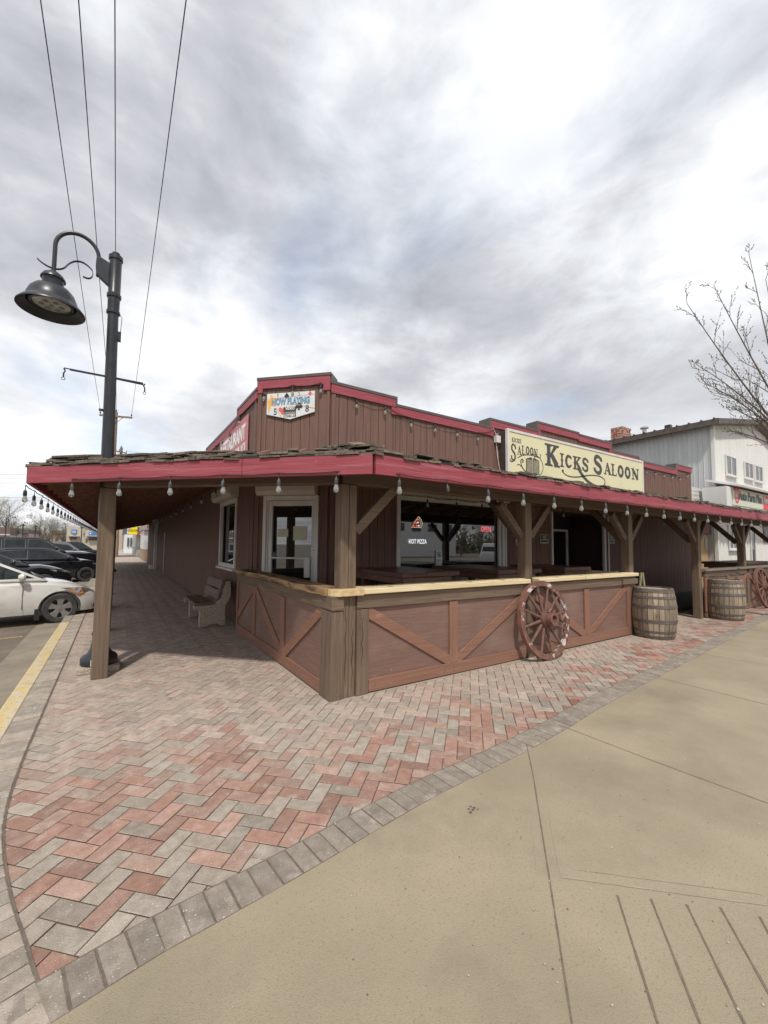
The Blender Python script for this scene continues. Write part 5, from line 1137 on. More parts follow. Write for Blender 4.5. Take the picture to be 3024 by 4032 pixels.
B = MB(); B.bb(1.0, 1.08, -.88, -.80, .10, .33); B.bb(1.0, 1.08, .80, .88, .10, .33); B.build('mud_flap', blk, c1)
kp_ = paint('black', (.008, .009, .012), (.012, .013, .017), .12)
car('glossy black sedan between the white car and the black car with steel wheels', 'car', 'parked_car', (-3.55, 17.95, -.13), A11, kp_, sedan_st(4.75, 1.82, zb=.96, hood=.95, nose=.70), CAB(1.15, .25, -1.2, -2.05, .96, 1.43, 1.36), [[(.95, .99), (.28, 1.31), (-.5, 1.36), (-.5, .98)], [(-.55, .98), (-.55, 1.36), (-1.1, 1.31), (-1.6, 1.0)]], 1.47, -1.33, .91, R=.33, group='cars nosed to the kerb', mirror=(.70, 1.06), hl=[(1.6, .88, .80), (2.1, .72, .74), (2.22, .60, .66), (1.9, .81, .66)])
car('black sedan with chrome window line and black steel wheels', 'car', 'parked_car', (-2.68, 22.6, -.13), A11, kp_, sedan_st(4.85, 1.84, zb=.99, hood=.95, nose=.66), CAB(1.30, .35, -1.35, -2.15, .99, 1.46, 1.38), [[(1.05, 1.02), (.40, 1.33), (-.4, 1.39), (-.4, 1.01)], [(-.45, 1.01), (-.45, 1.39), (-1.2, 1.34), (-1.75, 1.06)]], 1.50, -1.33, .92, R=.32, rim='steel', group='cars nosed to the kerb', mirror=(.85, 1.05), hl=[(1.7, .87, .80), (2.15, .74, .74), (2.25, .60, .66), (1.95, .8, .66)], chrome=True)
st_p = [(-2.9, .55, 1.1, .90), (-2.86, .40, 1.2, .97), (-2.6, .38, 1.22, .99), (-1.2, .36, 1.22, 1.0), (0, .35, 1.20, 1.0), (1.1, .35, 1.20, 1.0), (1.6, .35, 1.22, 1.0), (2.3, .35, 1.18, .99), (2.68, .38, 1.10, .95), (2.85, .42, 1.0, .90), (2.92, .5, .9, .85)]
car('large black pickup truck parked beyond the black sedans', 'pickup truck', 'pickup_truck', (-3.75, 27.9, -.13), A11, kp_, st_p, dict(zb=1.16, k=.25, **{'in': .06}, p=[(1.45, 1.17), (.62, 1.84), (.2, 1.93), (-1.35, 1.93), (-1.6, 1.88), (-1.65, 1.17)], ws=((1.40, 1.22), (.66, 1.82)), rw=((-1.65, 1.3), (-1.6, 1.85))), [[(1.15, 1.26), (.62, 1.72), (.25, 1.82), (-.12, 1.83), (-.12, 1.24)], [(-.22, 1.24), (-.22, 1.83), (-1.0, 1.83), (-1.0, 1.24)], [(-1.1, 1.26), (-1.1, 1.82), (-1.42, 1.80), (-1.42, 1.26)]], 1.95, -1.85, 1.0, R=.40, group='cars nosed to the kerb', mirror=(1.0, 1.38), handle=((-.05, 1.05), (-1.0, 1.05)), chrome=True)
gp = paint('grey', (.16, .165, .17), (.12, .125, .13), .3)
suv = sedan_st(4.6, 1.86, zb=1.06, hood=1.06, trunk=1.15, nose=.8)
car('dark grey sport utility car beyond the black pickup', 'car', 'parked_car', (-3.4, 36.4, -.13), A11, gp, suv, CAB(1.3, .5, -1.9, -2.2, 1.06, 1.72, 1.62), [[(1.0, 1.10), (.5, 1.5), (-.3, 1.6), (-.3, 1.08)], [(-.4, 1.08), (-.4, 1.6), (-1.5, 1.56), (-1.7, 1.1)]], 1.4, -1.3, .93, R=.35, group='cars nosed to the kerb', mirror=(.8, 1.2))
car('black sport utility car farthest along the kerb', 'car', 'parked_car', (-3.2, 47, -.13), A11, kp_, suv, CAB(1.3, .5, -1.9, -2.2, 1.06, 1.72, 1.62), [[(1.0, 1.10), (.5, 1.5), (-.3, 1.6), (-.3, 1.08)], [(-.4, 1.08), (-.4, 1.6), (-1.5, 1.56), (-1.7, 1.1)]], 1.4, -1.3, .93, R=.35, group='cars nosed to the kerb', mirror=(.8, 1.2))
car('blue pickup truck far off at the left edge', 'pickup truck', 'pickup_truck', (-11.3, 50.5, -.13), radians(20), paint('blue', (.02, .06, .30), (.02, .05, .24)), st_p, dict(zb=1.16, k=.25, **{'in': .06}, p=[(1.45, 1.17), (.62, 1.84), (.2, 1.93), (-1.0, 1.93), (-1.2, 1.88), (-1.25, 1.17)], ws=((1.40, 1.22), (.66, 1.82)), rw=((-1.25, 1.3), (-1.2, 1.85))), [[(1.15, 1.26), (.62, 1.72), (-.9, 1.83), (-.9, 1.24)]], 1.95, -1.85, 1.0, R=.40)
car('small red car far off beside the blue pickup', 'car', 'parked_car', (-9.6, 56, -.13), radians(60), paint('red', (.35, .02, .03), (.3, .02, .02)), sedan_st(4.3, 1.75), CAB(1.1, .3, -1.4, -1.9, .93, 1.45, 1.36), [[(.9, .98), (.3, 1.3), (-.4, 1.36), (-.4, .97)]], 1.3, -1.25, .88)

# ================================================================== NEIGHBOURS
def fac(mb, px0, px1, y0, y1, Y, dep, zmin=None):
    a, c = pY(px0, (y0+y1)/2, Y), pY(px1, (y0+y1)/2, Y); zt = (pY(px0, y0, Y).z+pY(px1, y0, Y).z)/2; zl = zmin if zmin is not None else (pY(px0, y1, Y).z+pY(px1, y1, Y).z)/2
    mb.bb(a.x, c.x, Y, Y+dep, zl, zt); return a.x, c.x, zl, zt
def onefac(name, mat, par, *a, **k):
    B = MB(); fac(B, *a, **k); return B.build(name, mat, par)
stucco = M('beige_stucco', (.56, .50, .40), (.50, .45, .36), rough=.9, scale=(2, 2, 2)); dglass = M('far_glass', (.05, .06, .065), (.09, .10, .10), rough=.1, scale=(1, 1, 1)); blue_ = pm('sign_blue', (60, 125, 200))
bk = thing('bank_building', 'beige flat roofed bank with blue signs beyond the parked cars', 'building', (-8, 95, -.13))
onefac('wall', stucco, bk, 262, 334, 2074, 2136, 95, 14, zmin=-.14); onefac('wall', stucco, bk, 334, 430, 2088, 2136, 94, 14, zmin=-.14)
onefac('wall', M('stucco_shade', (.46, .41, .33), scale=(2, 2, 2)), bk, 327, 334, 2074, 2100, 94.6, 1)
onefac('blue_sign', blue_, bk, 281, 303, 2085, 2103, 94.9, .2); onefac('blue_sign', blue_, bk, 349, 400, 2096, 2107, 93.9, .2)
for a in ((285, 299, 2090, 2092), (285, 299, 2097, 2099), (285, 287, 2092, 2097), (297, 299, 2092, 2097), (289, 295, 2093, 2095)): onefac('sign_mark', pm('sign_pale', (215, 230, 245)), bk, *a, 94.7, .1)
onefac('sign_mark', pm('sign_pale', (215, 230, 245)), bk, 353, 359, 2099, 2104, 93.7, .1)
onefac('door_canopy', stucco, bk, 268, 312, 2109, 2112, 94, 1); onefac('door_canopy', stucco, bk, 340, 420, 2109, 2112, 93, 1)
for a in ((276, 288), (290, 302)): onefac('window', dglass, bk, *a, 2116, 2124, 94.9, .1)
for a in ((350, 360), (362, 372), (374, 386)): onefac('window', dglass, bk, *a, 2116, 2128, 93.9, .1)
onefac('window', dglass, bk, 337, 344, 2120, 2136, 93.9, .1)
for x in (270, 313): onefac('antenna', white(), bk, x, x+2, 2062, 2074, 98, .1); 
wb = thing('white_building', 'low white building with dark roof far behind the cars', 'building', (-14, 84, -.13))
onefac('wall', M('far_white', (.72, .72, .72), scale=(2, 2, 2)), wb, 38, 86, 2098, 2134, 84, 12, zmin=-.14); onefac('roof', M('far_dark_roof', (.09, .09, .095), (.13, .13, .13), scale=(3, 3, 3)), wb, 36, 112, 2084, 2099, 83.6, 13); onefac('wall', M('far_pink', (.55, .33, .33), scale=(2, 2, 2)), wb, 86, 112, 2098, 2134, 84.3, 10, zmin=-.14); onefac('window', dglass, wb, 42, 50, 2117, 2127, 83.8, .3)
bb_ = thing('brown_building', 'brown roofed building at the far left edge', 'building', (-17, 78, -.13))
onefac('roof', M('far_brown_roof', (.19, .125, .11), (.15, .10, .09), scale=(3, 3, 3)), bb_, -60, 38, 2075, 2105, 78, 12); onefac('wall', M('far_buff', (.40, .40, .36), scale=(2, 2, 2)), bb_, -60, 36, 2105, 2134, 78.4, 11, zmin=-.14); onefac('trim_board', white(), bb_, -60, 38, 2103, 2107, 77.8, .4)
ch = thing('domed_church', 'white onion domed church above the far trees', 'church', (-24, 170, 0)); dc = pY(109, 2085, 170); R_ = 3.0; dz = pY(109, 2066, 170).z
B = MB(); B.lathe([(R_*.95, 0), (R_*1.05, R_*.3), (R_*.95, R_*.65), (R_*.62, R_*.95), (R_*.2, R_*1.08), (.35, R_*1.12)], (dc.x, 172, dz-1.2), n=28); B.build('dome', M('dome_white', (.74, .76, .78), (.66, .68, .7), rough=.4), ch, smooth=True)
B = MB(); B.lathe([(.62, 0), (.62, 1.0), (.8, 1.2), (.75, 1.6), (.35, 2.0), (.1, 2.5), (.04, 3.4)], (dc.x, 172, dz-1.2+R_*1.08), n=14); B.build('lantern', M('dome_white', (.74, .76, .78)), ch, smooth=True)
B = MB(); B.bb(dc.x-2.8, dc.x+2.8, 169.5, 175, 0, dz-1.3); B.build('wall', M('far_buff', (.40, .40, .36)), ch)
hs = thing('house', 'grey roofed house among the far trees', 'house', (-13, 120, 0)); onefac('roof', M('far_grey_roof', (.22, .21, .22), (.17, .16, .17), scale=(3, 3, 3)), hs, 200, 248, 2088, 2100, 120, 9); onefac('wall', stucco, hs, 203, 245, 2100, 2116, 120.5, 8, zmin=0); onefac('fence_panel', M('far_fence', (.34, .26, .20), scale=(3, 3, 3)), hs, 112, 245, 2107, 2132, 112, .3, zmin=-.1)
for i, (px, yt) in enumerate(((20, 2062), (88, 2070), (137, 2075), (320, 2080))):
    q = pY(px, 2120, 70); zt = pY(px, yt, 70).z; B = MB(); B.tube([(q.x, 70, -.13), (q.x, 70, zt)], .06, 6); B.lathe([(.05, zt), (.35, zt-.1), (.1, zt+.35), (.03, zt+.5)], (q.x+.5*(i < 3), 70, 0), n=8) if False else B.lathe([(.03, .3), (.16, .12), (.30, 0), (.05, -.02)], (q.x, 70, zt), n=8)
    o = B.build('street_lamp', black()); tag(o, ['far dark street lamp at the left edge', 'far dark street lamp over the white building', 'far dark street lamp left of the bank', 'far dark street lamp in front of the bank'][i], 'street lamp')
# side street beyond the canopy
gr = M('lawn', (.10, .16, .035), (.16, .22, .06), rough=.9, scale=(9, 9, 9), bump=.6)
def ground_patch(name, pxs, z, m, kind='structure'):
    B = MB(); B.quad(*[(lambda p: (p.x, p.y, z))(g(x, y, z)) for x, y in pxs]); o = B.build(name, m); o['kind'] = kind
ground_patch('far_pavement', [(430, 2192), (585, 2192), (560, 2146), (449, 2146)], -.02, M('far_pavement', (.42, .375, .33), (.36, .32, .28), scale=(1, 1, 1)))
ground_patch('lawn', [(478, 2172), (530, 2175), (527, 2160), (498, 2161)], .02, gr, 'stuff'); ground_patch('lawn', [(532, 2189), (568, 2200), (568, 2183), (540, 2183)], .02, gr, 'stuff')
ground_patch('alley', [(436, 2190), (600, 2184), (600, 2181), (438, 2187)], .0, M('alley_dark', (.16, .14, .12), scale=(1, 1, 1)))
nb = thing('corner_shop', 'white fronted shop with tan base just past the saloon wall', 'building', (3, 40, 0)); onefac('wall', M('shop_white', (.68, .68, .66), scale=(2, 2, 2)), nb, 567, 590, 2085, 2163, 41, 6); onefac('wall_base', M('shop_tan', (.36, .25, .17), scale=(2, 2, 2)), nb, 566, 592, 2163, 2205, 40.9, 6.1, zmin=0); onefac('cornice', M('shop_cornice', (.50, .42, .36), (.38, .22, .18), scale=(6, 6, 6)), nb, 563, 592, 2066, 2086, 40.7, 6.3)
ls = thing('liquor_store', 'stone sided store with a yellow LIQUOR awning past the saloon', 'shop', (3, 53, 0)); stone = M('pale_stone', (.42, .40, .37), (.26, .24, .22), rough=.9, scale=(3, 3, 4), bump=.5)
onefac('wall', M('store_grey', (.45, .44, .42), scale=(2, 2, 2)), ls, 537, 600, 2060, 2156, 53, 12); onefac('wall_base', stone, ls, 535, 600, 2156, 2181, 52.9, 12.1, zmin=0); onefac('window', M('far_white', (.72, .72, .72)), ls, 555, 569, 2120, 2154, 52.8, .3); onefac('cornice', M('far_white', (.72, .72, .72)), ls, 540, 600, 2062, 2076, 52.6, .5)
onefac('red_sign', pm('sign_rose', (215, 85, 95)), ls, 546, 572, 2098, 2116, 52.5, .2); onefac('red_sign_mark', pm('sign_pale', (235, 215, 220)), ls, 550, 568, 2103, 2107, 52.4, .05)
ya = pm('awning_yellow', (250, 225, 40)); a = pY(507, 2104, 52); e_ = pY(540, 2104, 52); zt = pY(540, 2068, 52).z; zm_ = pY(507, 2088, 52).z
B = MB(); B.prism([(a.x, a.z), (e_.x, e_.z), (e_.x, zt), (e_.x-.35, zt), (a.x, zm_)], (0, 51.9, 0), UX, UZ, UY, 1.6); B.build('yellow_awning', ya, ls)
textobj('awning_text', 'LIQUOR', ((a.x+e_.x)/2, 51.88, a.z+.42), UX, UZ, .30, pm('awning_ink', (90, 90, 20)), ls, ext=.002, bold=.004, sx=.78)
ws = thing('white_store', 'white store with dark doorways behind the yellow awning', 'building', (2, 70, 0)); onefac('wall', M('far_white', (.72, .72, .72)), ws, 489, 538, 2105, 2154, 70, 8, zmin=0); onefac('roof_sign', M('far_dark_roof', (.09, .09, .095)), ws, 484, 500, 2080, 2106, 70.5, 4)
for a in ((501, 507), (513, 519)): onefac('doorway', dglass, ws, *a, 2117, 2152, 69.8, .3)
bs = thing('buff_building', 'buff building at the far end of the side street', 'building', (0, 110, 0)); onefac('wall', M('buff_wall', (.58, .52, .42), (.5, .45, .36), scale=(2, 2, 2)), bs, 440, 483, 2086, 2146, 110, 15, zmin=0); onefac('wall', M('brick_far', (.30, .15, .12), scale=(3, 3, 3)), bs, 483, 500, 2076, 2146, 109, 15, zmin=0)
# second lamp along the kerb
B = MB()
lamp2 = copy_tree(lamp, loc=(-.12, 26.6, .0), label='second street lamp whose base shows beyond the row of side posts')

# Auto parts building
ap_ = thing('auto_parts_shop', 'white ribbed metal auto parts shop with brown gable roof at the right', 'building', (21, 6.69, 0))
rib = M('ribbed_white', (.74, .73, .70), (.66, .65, .62), rough=.6, scale=(3, 3, .8), bump=.1, c3=(.60, .59, .56), c3scale=(7, 7, .4), c3lo=.62, c3hi=.8); rib_shaded = M('ribbed_white_shaded', (.60, .61, .60), (.52, .53, .52), rough=.5, scale=(3, 3, .6), c3=(.52, .53, .53), c3scale=(6, 6, .5), c3lo=.55, c3hi=.7)  # greyer one: same white metal with shade painted in, for the side wall
AX0, AX1, AR, AY, AZ, RZ = 21.0, 31.2, 26.1, 6.69, 6.95, 7.80
def atop(x): return AZ+(RZ-AZ)*(1-abs(x-AR)/(AR-AX0))
B = MB(); x = AX0
while x < AX1-.01:
    x1 = min(x+.10, AX1); B.quad((x, AY+.02, 0), (x1-.03, AY+.02, 0), (x1-.03, AY+.02, atop(x1)), (x, AY+.02, atop(x))); B.quad((x1-.03, AY+.02, 0), (x1-.015, AY, 0), (x1-.015, AY, atop(x1)), (x1-.03, AY+.02, atop(x1))); B.quad((x1-.015, AY, 0), (x1, AY+.02, 0), (x1, AY+.02, atop(x1)), (x1-.015, AY, atop(x1))); x = x1
B.quad((AX0, AY+.1, 0), (AX1, AY+.1, 0), (AX1, AY+.1, AZ), (AR, AY+.1, RZ), (AX0, AY+.1, AZ)); B.build('wall', rib, ap_)
B = MB(); y = AY
while y < 34:
    y1 = y+.19; B.quad((AX0, y, 0), (AX0, y1-.04, 0), (AX0, y1-.04, AZ), (AX0, y, AZ)); B.quad((AX0, y1-.04, 0), (AX0-.02, y1-.02, 0), (AX0-.02, y1-.02, AZ), (AX0, y1-.04, AZ)); B.quad((AX0-.02, y1-.02, 0), (AX0, y1, 0), (AX0, y1, AZ), (AX0-.02, y1-.02, AZ)); y = y1
B.build('wall', rib_shaded, ap_)
B = MB(); B.bb(AX0-.05, AX0+.08, AY-.045, AY+.08, 0, AZ-.02); B.build('corner_trim', rib, ap_)
rfm = M('brown_metal_roof', (.085, .065, .055), (.12, .095, .08), rough=.6, scale=(3, 9, 3)); B = MB()
for xa, xb, za, zb_ in ((AX0-.45, AR, AZ-.07, RZ), (AR, AX1+.45, RZ, AZ-.07)):
    B.quad((xa, AY-.35, za+.06), (xb, AY-.35, zb_+.06), (xb, 34, zb_+.06), (xa, 34, za+.06)); B.quad((xa, AY-.35, za-.16), (xb, AY-.35, zb_-.16), (xb, 34, zb_-.16), (xa, 34, za-.16)); B.quad((xa, AY-.35, za-.16), (xb, AY-.35, zb_-.16), (xb, AY-.35, zb_+.06), (xa, AY-.35, za+.06))
B.bb(AX0-.46, AX0-.43, AY-.35, 34, AZ-.24, AZ); B.build('roof', rfm, ap_)
B = MB(); y = AY-.2
while y < 30: B.box((AX0-.2, y, AZ+.02), (.6, .05, .05)); y += .45
B.build('roof_ribs', rfm, ap_)
def awin(name, q0, q1, mull=1):
    a, c = pY(2400+q0[0]/2.659, 1600+q0[1]/2.659, AY), pY(2400+q1[0]/2.659, 1600+q1[1]/2.659, AY); w_ = window((a.x, AY-.03, 0), (c.x, AY-.03, 0), c.z, a.z, fr=.07, parent=ap_, name=name, mull=tuple((c.x-a.x)*(k+1)/(mull+1) for k in range(mull)), inset=.01); return w_
awin('window', (1205, 500), (1325, 745)); awin('window', (1400, 570), (1500, 775)); awin('window', (1508, 605), (1600, 805)); awin('window', (1235, 1235), (1335, 1500)); awin('shop_door', (1465, 1290), (1530, 1640), 0)
a, c = pY(2400+1600/2.659, 1600+1250/2.659, AY), pY(2400+1659/2.659, 1600+1560/2.659, AY); B = MB(); B.bb(a.x, c.x+1, AY-.06, AY-.02, 1.9, a.z); B.build('poster_panel', M('poster_dark', (.10, .09, .12), (.30, .28, .3), scale=(5, 5, 5)), ap_)
SYa = 5.85; f8 = lambda x, y, Y=SYa: pY(2400+x/2.659, 1600+y/2.659, Y)
s0, s1, s2_, s3 = f8(1285, 870), f8(1300, 1030), f8(1600, 905), f8(1595, 1065)
B = MB(); B.bb(s0.x-.55, 29, SYa+.02, AY-.05, s1.z-.08, s0.z+.10); B.build('sign_box', rib, ap_); B = MB(); B.prism([(SYa-.28, s0.z+.08), (AY, s0.z+.42), (AY, s0.z+.50), (SYa-.30, s0.z+.15)], (s0.x-.15, 0, 0), UY, UZ, UX, 8.5); B.build('sign_hood', rib, ap_)
B = MB(); B.bb(s0.x, s2_.x, SYa-.01, SYa+.015, s1.z, s0.z); B.build('sign_face', M('sign_face_pale', (.66, .68, .56), (.6, .62, .5)), ap_)
B = MB(); B.bb(s2_.x+.005, 28.5, SYa-.01, SYa+.015, s1.z, s0.z); B.build('sign_face_red', pm('sign_red', (222, 45, 50)), ap_)
c_ = f8(1475, 958); textobj('lettering', 'Auto Parts Plus', (c_.x, SYa-.02, c_.z-.01), UX, UZ, .50, pm('sign_green_black', (50, 60, 55)), ap_, ext=.003, bold=.01, sx=.88)
c_ = f8(1600, 980); textobj('lettering', 'Red', (c_.x+.15, SYa-.02, c_.z), UX, UZ, .42, pm('letter_white', (245, 245, 240)), ap_, ext=.003, bold=.004, align='LEFT', sx=.85)
c_ = f8(1330, 930); o4 = (c_.x, SYa-.012, c_.z); nY = V((0, -1, 0)); B = MB(); stroke(B, [(-.19, .33), (-.19, -.12), (-.10, -.27), (.08, -.27), (.17, -.12), (.17, .33), (.02, .33)], .11, o4, UX, UZ, nY, .004); stroke(B, [(.17, .33), (-.02, .33), (-.02, .10), (.10, .05), (.08, -.1), (-.08, -.12)], .075, o4, UX, UZ, nY, .006); B.build('shop_emblem', pm('sign_red', (222, 45, 50)), ap_)
cols_ = [(140, 200, 70), (60, 70, 110), (230, 60, 70), (90, 190, 90), (240, 160, 90), (50, 70, 160), (225, 100, 70), (240, 150, 60), (220, 60, 90), (80, 180, 120)]
bt = thing('bunting', 'string of small coloured pennants under the auto parts sign', 'bunting', (s0.x, SYa, s1.z))
for i, cc in enumerate(cols_): x_ = s0.x+.25+i*.42; B = MB(); B.prism([(x_, s1.z-.04), (x_+.26, s1.z-.04), (x_+.15, s1.z-.36)], (0, SYa+.05, 0), UX, UZ, UY, .004); B.build('pennant', pm('pennant%d' % i, cc), bt)
B = MB(); B.tube([(s0.x, SYa+.05, s1.z-.03), (s0.x+5, SYa+.05, s1.z-.05)], .01, 5); B.build('cord', cable_m, bt)
# chimney and vents on its roof
chm = thing('brick_chimney', 'crumbling red brick chimney on the edge of the metal roof', 'chimney', (21.6, 10, 7)); B = MB(); rr = random.Random(5); q = ray(2441, 1717); cx_, cy_ = 22.2, 22.2*q.y/q.x; zc0 = 1.6+22.2*q.z/q.x
bmn = M('chimney_brick', (.36, .13, .09), (.52, .40, .33), rough=.9, scale=(9, 9, 9), lo=.45, hi=.6, bump=.5)
for k in range(8):
    for j in range(4):
        for s in (0, 1):
            if k > 5 and rr.random() < .35: continue
            B.box((cx_-.33+.22*j+.03*(k % 2), cy_-.3+.5*s, zc0-.55+.125*k), (.20, .12, .11)); B.box((cx_-.40+.80*s, cy_-.25+.14*j, zc0-.55+.125*k), (.11, .13, .11))
B.bb(cx_-.35, cx_+.35, cy_-.28, cy_+.2, 6.5, zc0+.2); B.build('brickwork', bmn, chm)
q = ray(2537, 1690); X_ = 23; vp = V((X_, X_*q.y/q.x, 1.6+X_*q.z/q.x)); B = MB(); B.tube([vp-UZ*.9, vp+UZ*.05], .10, 12); B.lathe([(.2, 0), (.2, .06), (.05, .14)], vp+UZ*.03, n=14); o = B.build('vent_pipe', M('galvanised', (.5, .5, .5), rough=.4, metal=.6)); tag(o, 'galvanised vent pipe on the auto parts roof', 'vent pipe')
q = ray(2632, 1686); vp = V((X_, X_*q.y/q.x, 1.6+X_*q.z/q.x)); B = MB(); B.box(vp-UZ*.1, (.25, .25, .5)); o = B.build('roof_vent', black()); tag(o, 'small square black vent on the auto parts roof', 'vent')
# lean-to between the buildings
lt = thing('boarded_infill', 'raw chipboard and brown infill wall between the saloon and the metal shop', 'wall', (19.5, 7, 0)); Yq = 7.0
fz = lambda y: pY(2790, y, Yq).z
B = MB(); B.bb(18.0, 20.96, Yq, Yq+.1, 0, fz(2105)); B.build('chipboard', M('chipboard', (.50, .35, .19), (.34, .22, .11), rough=.8, scale=(16, 16, 16), lo=.42, hi=.58), lt)
B = MB(); B.bb(17.98, 20.97, Yq-.12, Yq+.1, fz(2103), fz(2030)); B.build('brown_roof_band', M('shingle_brown', (.16, .085, .07), (.12, .065, .055), scale=(5, 5, 20)), lt)
B = MB(); z_ = fz(1990)
while z_ < fz(1942): B.bb(17.98, 20.4, Yq-.05, Yq+.05, z_, z_+.15); z_ += .165
B.bb(18.0, 20.9, Yq+.05, Yq+.1, fz(2028), fz(1942)); B.build('white_siding', rib, lt)
bp_ = lt; B = MB(); zc1 = fz(2148); cxx = pY(2780, 2148, Yq-.01).x; B.bb(cxx-.12, cxx+.1, Yq-.03, Yq-.005, zc1-.12, zc1+.3); o = B.build('small_notice', pm('plate_white', (180, 176, 165)), lt)

# ================================================================== TREES
bark = M('grey_bark', (.13, .105, .095), (.20, .165, .145), rough=.9, scale=(20, 20, 20), bump=.4); twigm = M('spring_twigs', (.27, .215, .14), (.20, .20, .085), rough=.9, scale=(.8, .8, .8), attr=None)
def limb(B, p, d, ln, r, lvl, rr, buds, up_=.12):
    n = 5 if lvl > 1 else 4; pts = [V(p)]; rs = [r]; d = V(d).normalized(); cur = V(p); kids = []
    for i in range(n):
        d = (d+V((rr.gauss(0, .09), rr.gauss(0, .09), rr.gauss(0, .06)+up_*.25))).normalized(); cur = cur+d*(ln/n); pts.append(cur.copy()); rs.append(lerp(r, r*.35, (i+1)/n)); kids.append((cur.copy(), d.copy(), lerp(r, r*.35, (i+1)/n)))
    B.tube(pts, rs, 6 if lvl > 1 else 4, cap=False)
    if lvl == 0:
        for q, dd, _ in kids:
            sd = V((rr.gauss(0, 1), rr.gauss(0, 1), rr.gauss(0, 1))).normalized()*.014; buds.tube([q, q+sd+dd*.016, q+sd*1.8+dd*.042], [.003, .0095, .002], 4)
        return
    for i, (q, dd, rad_) in enumerate(kids):
        for _ in range(1 if (lvl >= 3 or up_ > .13) else 2):
            a = V((rr.gauss(0, 1), rr.gauss(0, 1), rr.gauss(0, .6))).normalized(); nd = (dd*1.1+a*.75+UZ*up_).normalized(); limb(B, q, nd, ln*rr.uniform(.38, .62), rad_*.62, lvl-1, rr, buds, up_)
rr = random.Random(21); tr_ = thing('bare_tree', 'bare budding street tree reaching in from the right edge', 'tree', (12.9, 2.35, 0)); B, Bu = MB(), MB()
base = V((12.75, 2.35, 0)); fork = V((12.55, 2.45, 3.3)); B.tube([base, V((12.7, 2.38, 1.5)), fork], [.13, .11, .10], 12); B.build('trunk', bark, tr_, smooth=True)
B = MB(); tg = [(2705, 1195, 9), (2818, 1140, 9.2), (2950, 1005, 9.4), (2750, 1440, 9.0), (2780, 1510, 9.3), (2870, 1555, 9.6), (2900, 1615, 9.1), (2905, 1700, 9.4), (3015, 1100, 9.2)]
for px, py, d_ in tg:
    q = CAM+ray(px, py)*d_; st_ = fork+V((rr.gauss(0, .08), rr.gauss(0, .08), rr.uniform(.05, .9) if py < 1400 else rr.uniform(0, .5))); v = q-st_; mid = st_+v*.5+UZ*(-.12 if py < 1300 else .22)*v.length*.5; pts = [tuple((1-t)**2*a+2*(1-t)*t*b_+t*t*c for a, b_, c in zip(st_, mid, q)) for t in [i/12 for i in range(13)]]
    B.tube(pts, [lerp(.032, .005, (i/12)**.7) for i in range(13)], 6)
    for i in range(3, 13):
        a, c = V(pts[i-1]), V(pts[i]); dd = (c-a).normalized()
        for _ in range(1):
            s = V((rr.gauss(0, 1), rr.gauss(0, 1), rr.gauss(0, .8))).normalized(); nd = (dd+s*.65+UZ*.1).normalized(); limb(B, c, nd, lerp(.95, .28, i/12)*rr.uniform(.7, 1.1), lerp(.013, .006, i/12), 1, rr, Bu, .15)
B.build('branches', bark, tr_); Bu.build('buds', M('leaf_bud', (.16, .13, .09), (.22, .2, .10), scale=(9, 9, 9)), tr_)
def far_tree(h, seed, label, group):
    rr = random.Random(seed); t = thing('spring_tree', label, 'tree', (0, 0, 0), group); B, C_, X = MB(), MB(), MB()
    limb(B, (0, 0, 0), (0, 0, 1), h*.62, h*.022, 3, rr, X, .10); B.build('trunk', bark, t)
    cl_ = [(V((rr.gauss(0, h*.17), rr.gauss(0, h*.17), h*rr.uniform(.32, .9))), h*rr.uniform(.07, .14)) for _ in range(26)]
    for c, r in cl_:
        for _ in range(95):
            p = c+V((rr.gauss(0, 1), rr.gauss(0, 1), rr.gauss(0, 1))).normalized()*r*1.25*rr.random()**.5; s = rr.uniform(.05, .14)*h/9; a = V((rr.gauss(0, 1), rr.gauss(0, 1), rr.gauss(0, 1))).normalized(); b_ = a.orthogonal().normalized()
            C_.v += [tuple(p+a*s), tuple(p-a*s*.4+b_*s*.35), tuple(p-a*s*.4-b_*s*.35)]; C_.face([len(C_.v)-3, len(C_.v)-2, len(C_.v)-1])
    C_.build('crown', twigm, t); return t
ft = [far_tree(9, 1, 'tall spring tree at the far left over the brown building', 'far spring trees'), far_tree(7, 2, 'x', 'far spring trees')]
spots = [(20, 80, 88, 0, 1.0), (-40, 100, 90, 0, 1.05), (165, 0, 100, 1, 1.05), (215, 0, 104, 1, 1.0), (245, 0, 106, 1, .85), (60, 0, 104, 1, .9), (125, 0, 112, 0, .62), (285, 0, 118, 1, .80), (340, 0, 116, 1, .85), (190, 0, 96, 1, .9)]
labs = ['tall spring tree at the far left over the brown building', 'tall spring tree cut by the left edge', 'spring tree right of the church dome', 'greening tree above the grey roofed house', 'low greening tree just left of the bank', 'spring tree rising behind the white building', 'spring tree in front of the church dome', 'tree top showing over the left end of the bank', 'tree top showing over the middle of the bank', 'sparse spring tree between the dome and the bank']
for i, (px, _, Y, k, s) in enumerate(spots):
    x_ = pY(px, 2120, Y).x
    if i == 0: o = ft[0]
    elif i == 2: o = ft[1]
    else: o = copy_tree(ft[k])
    o.location = (x_, Y, -.15); o.rotation_euler = (0, 0, i*1.3); o.scale = (s, s, s); o['label'] = labs[i]
hb_ = MB(); rr = random.Random(77)
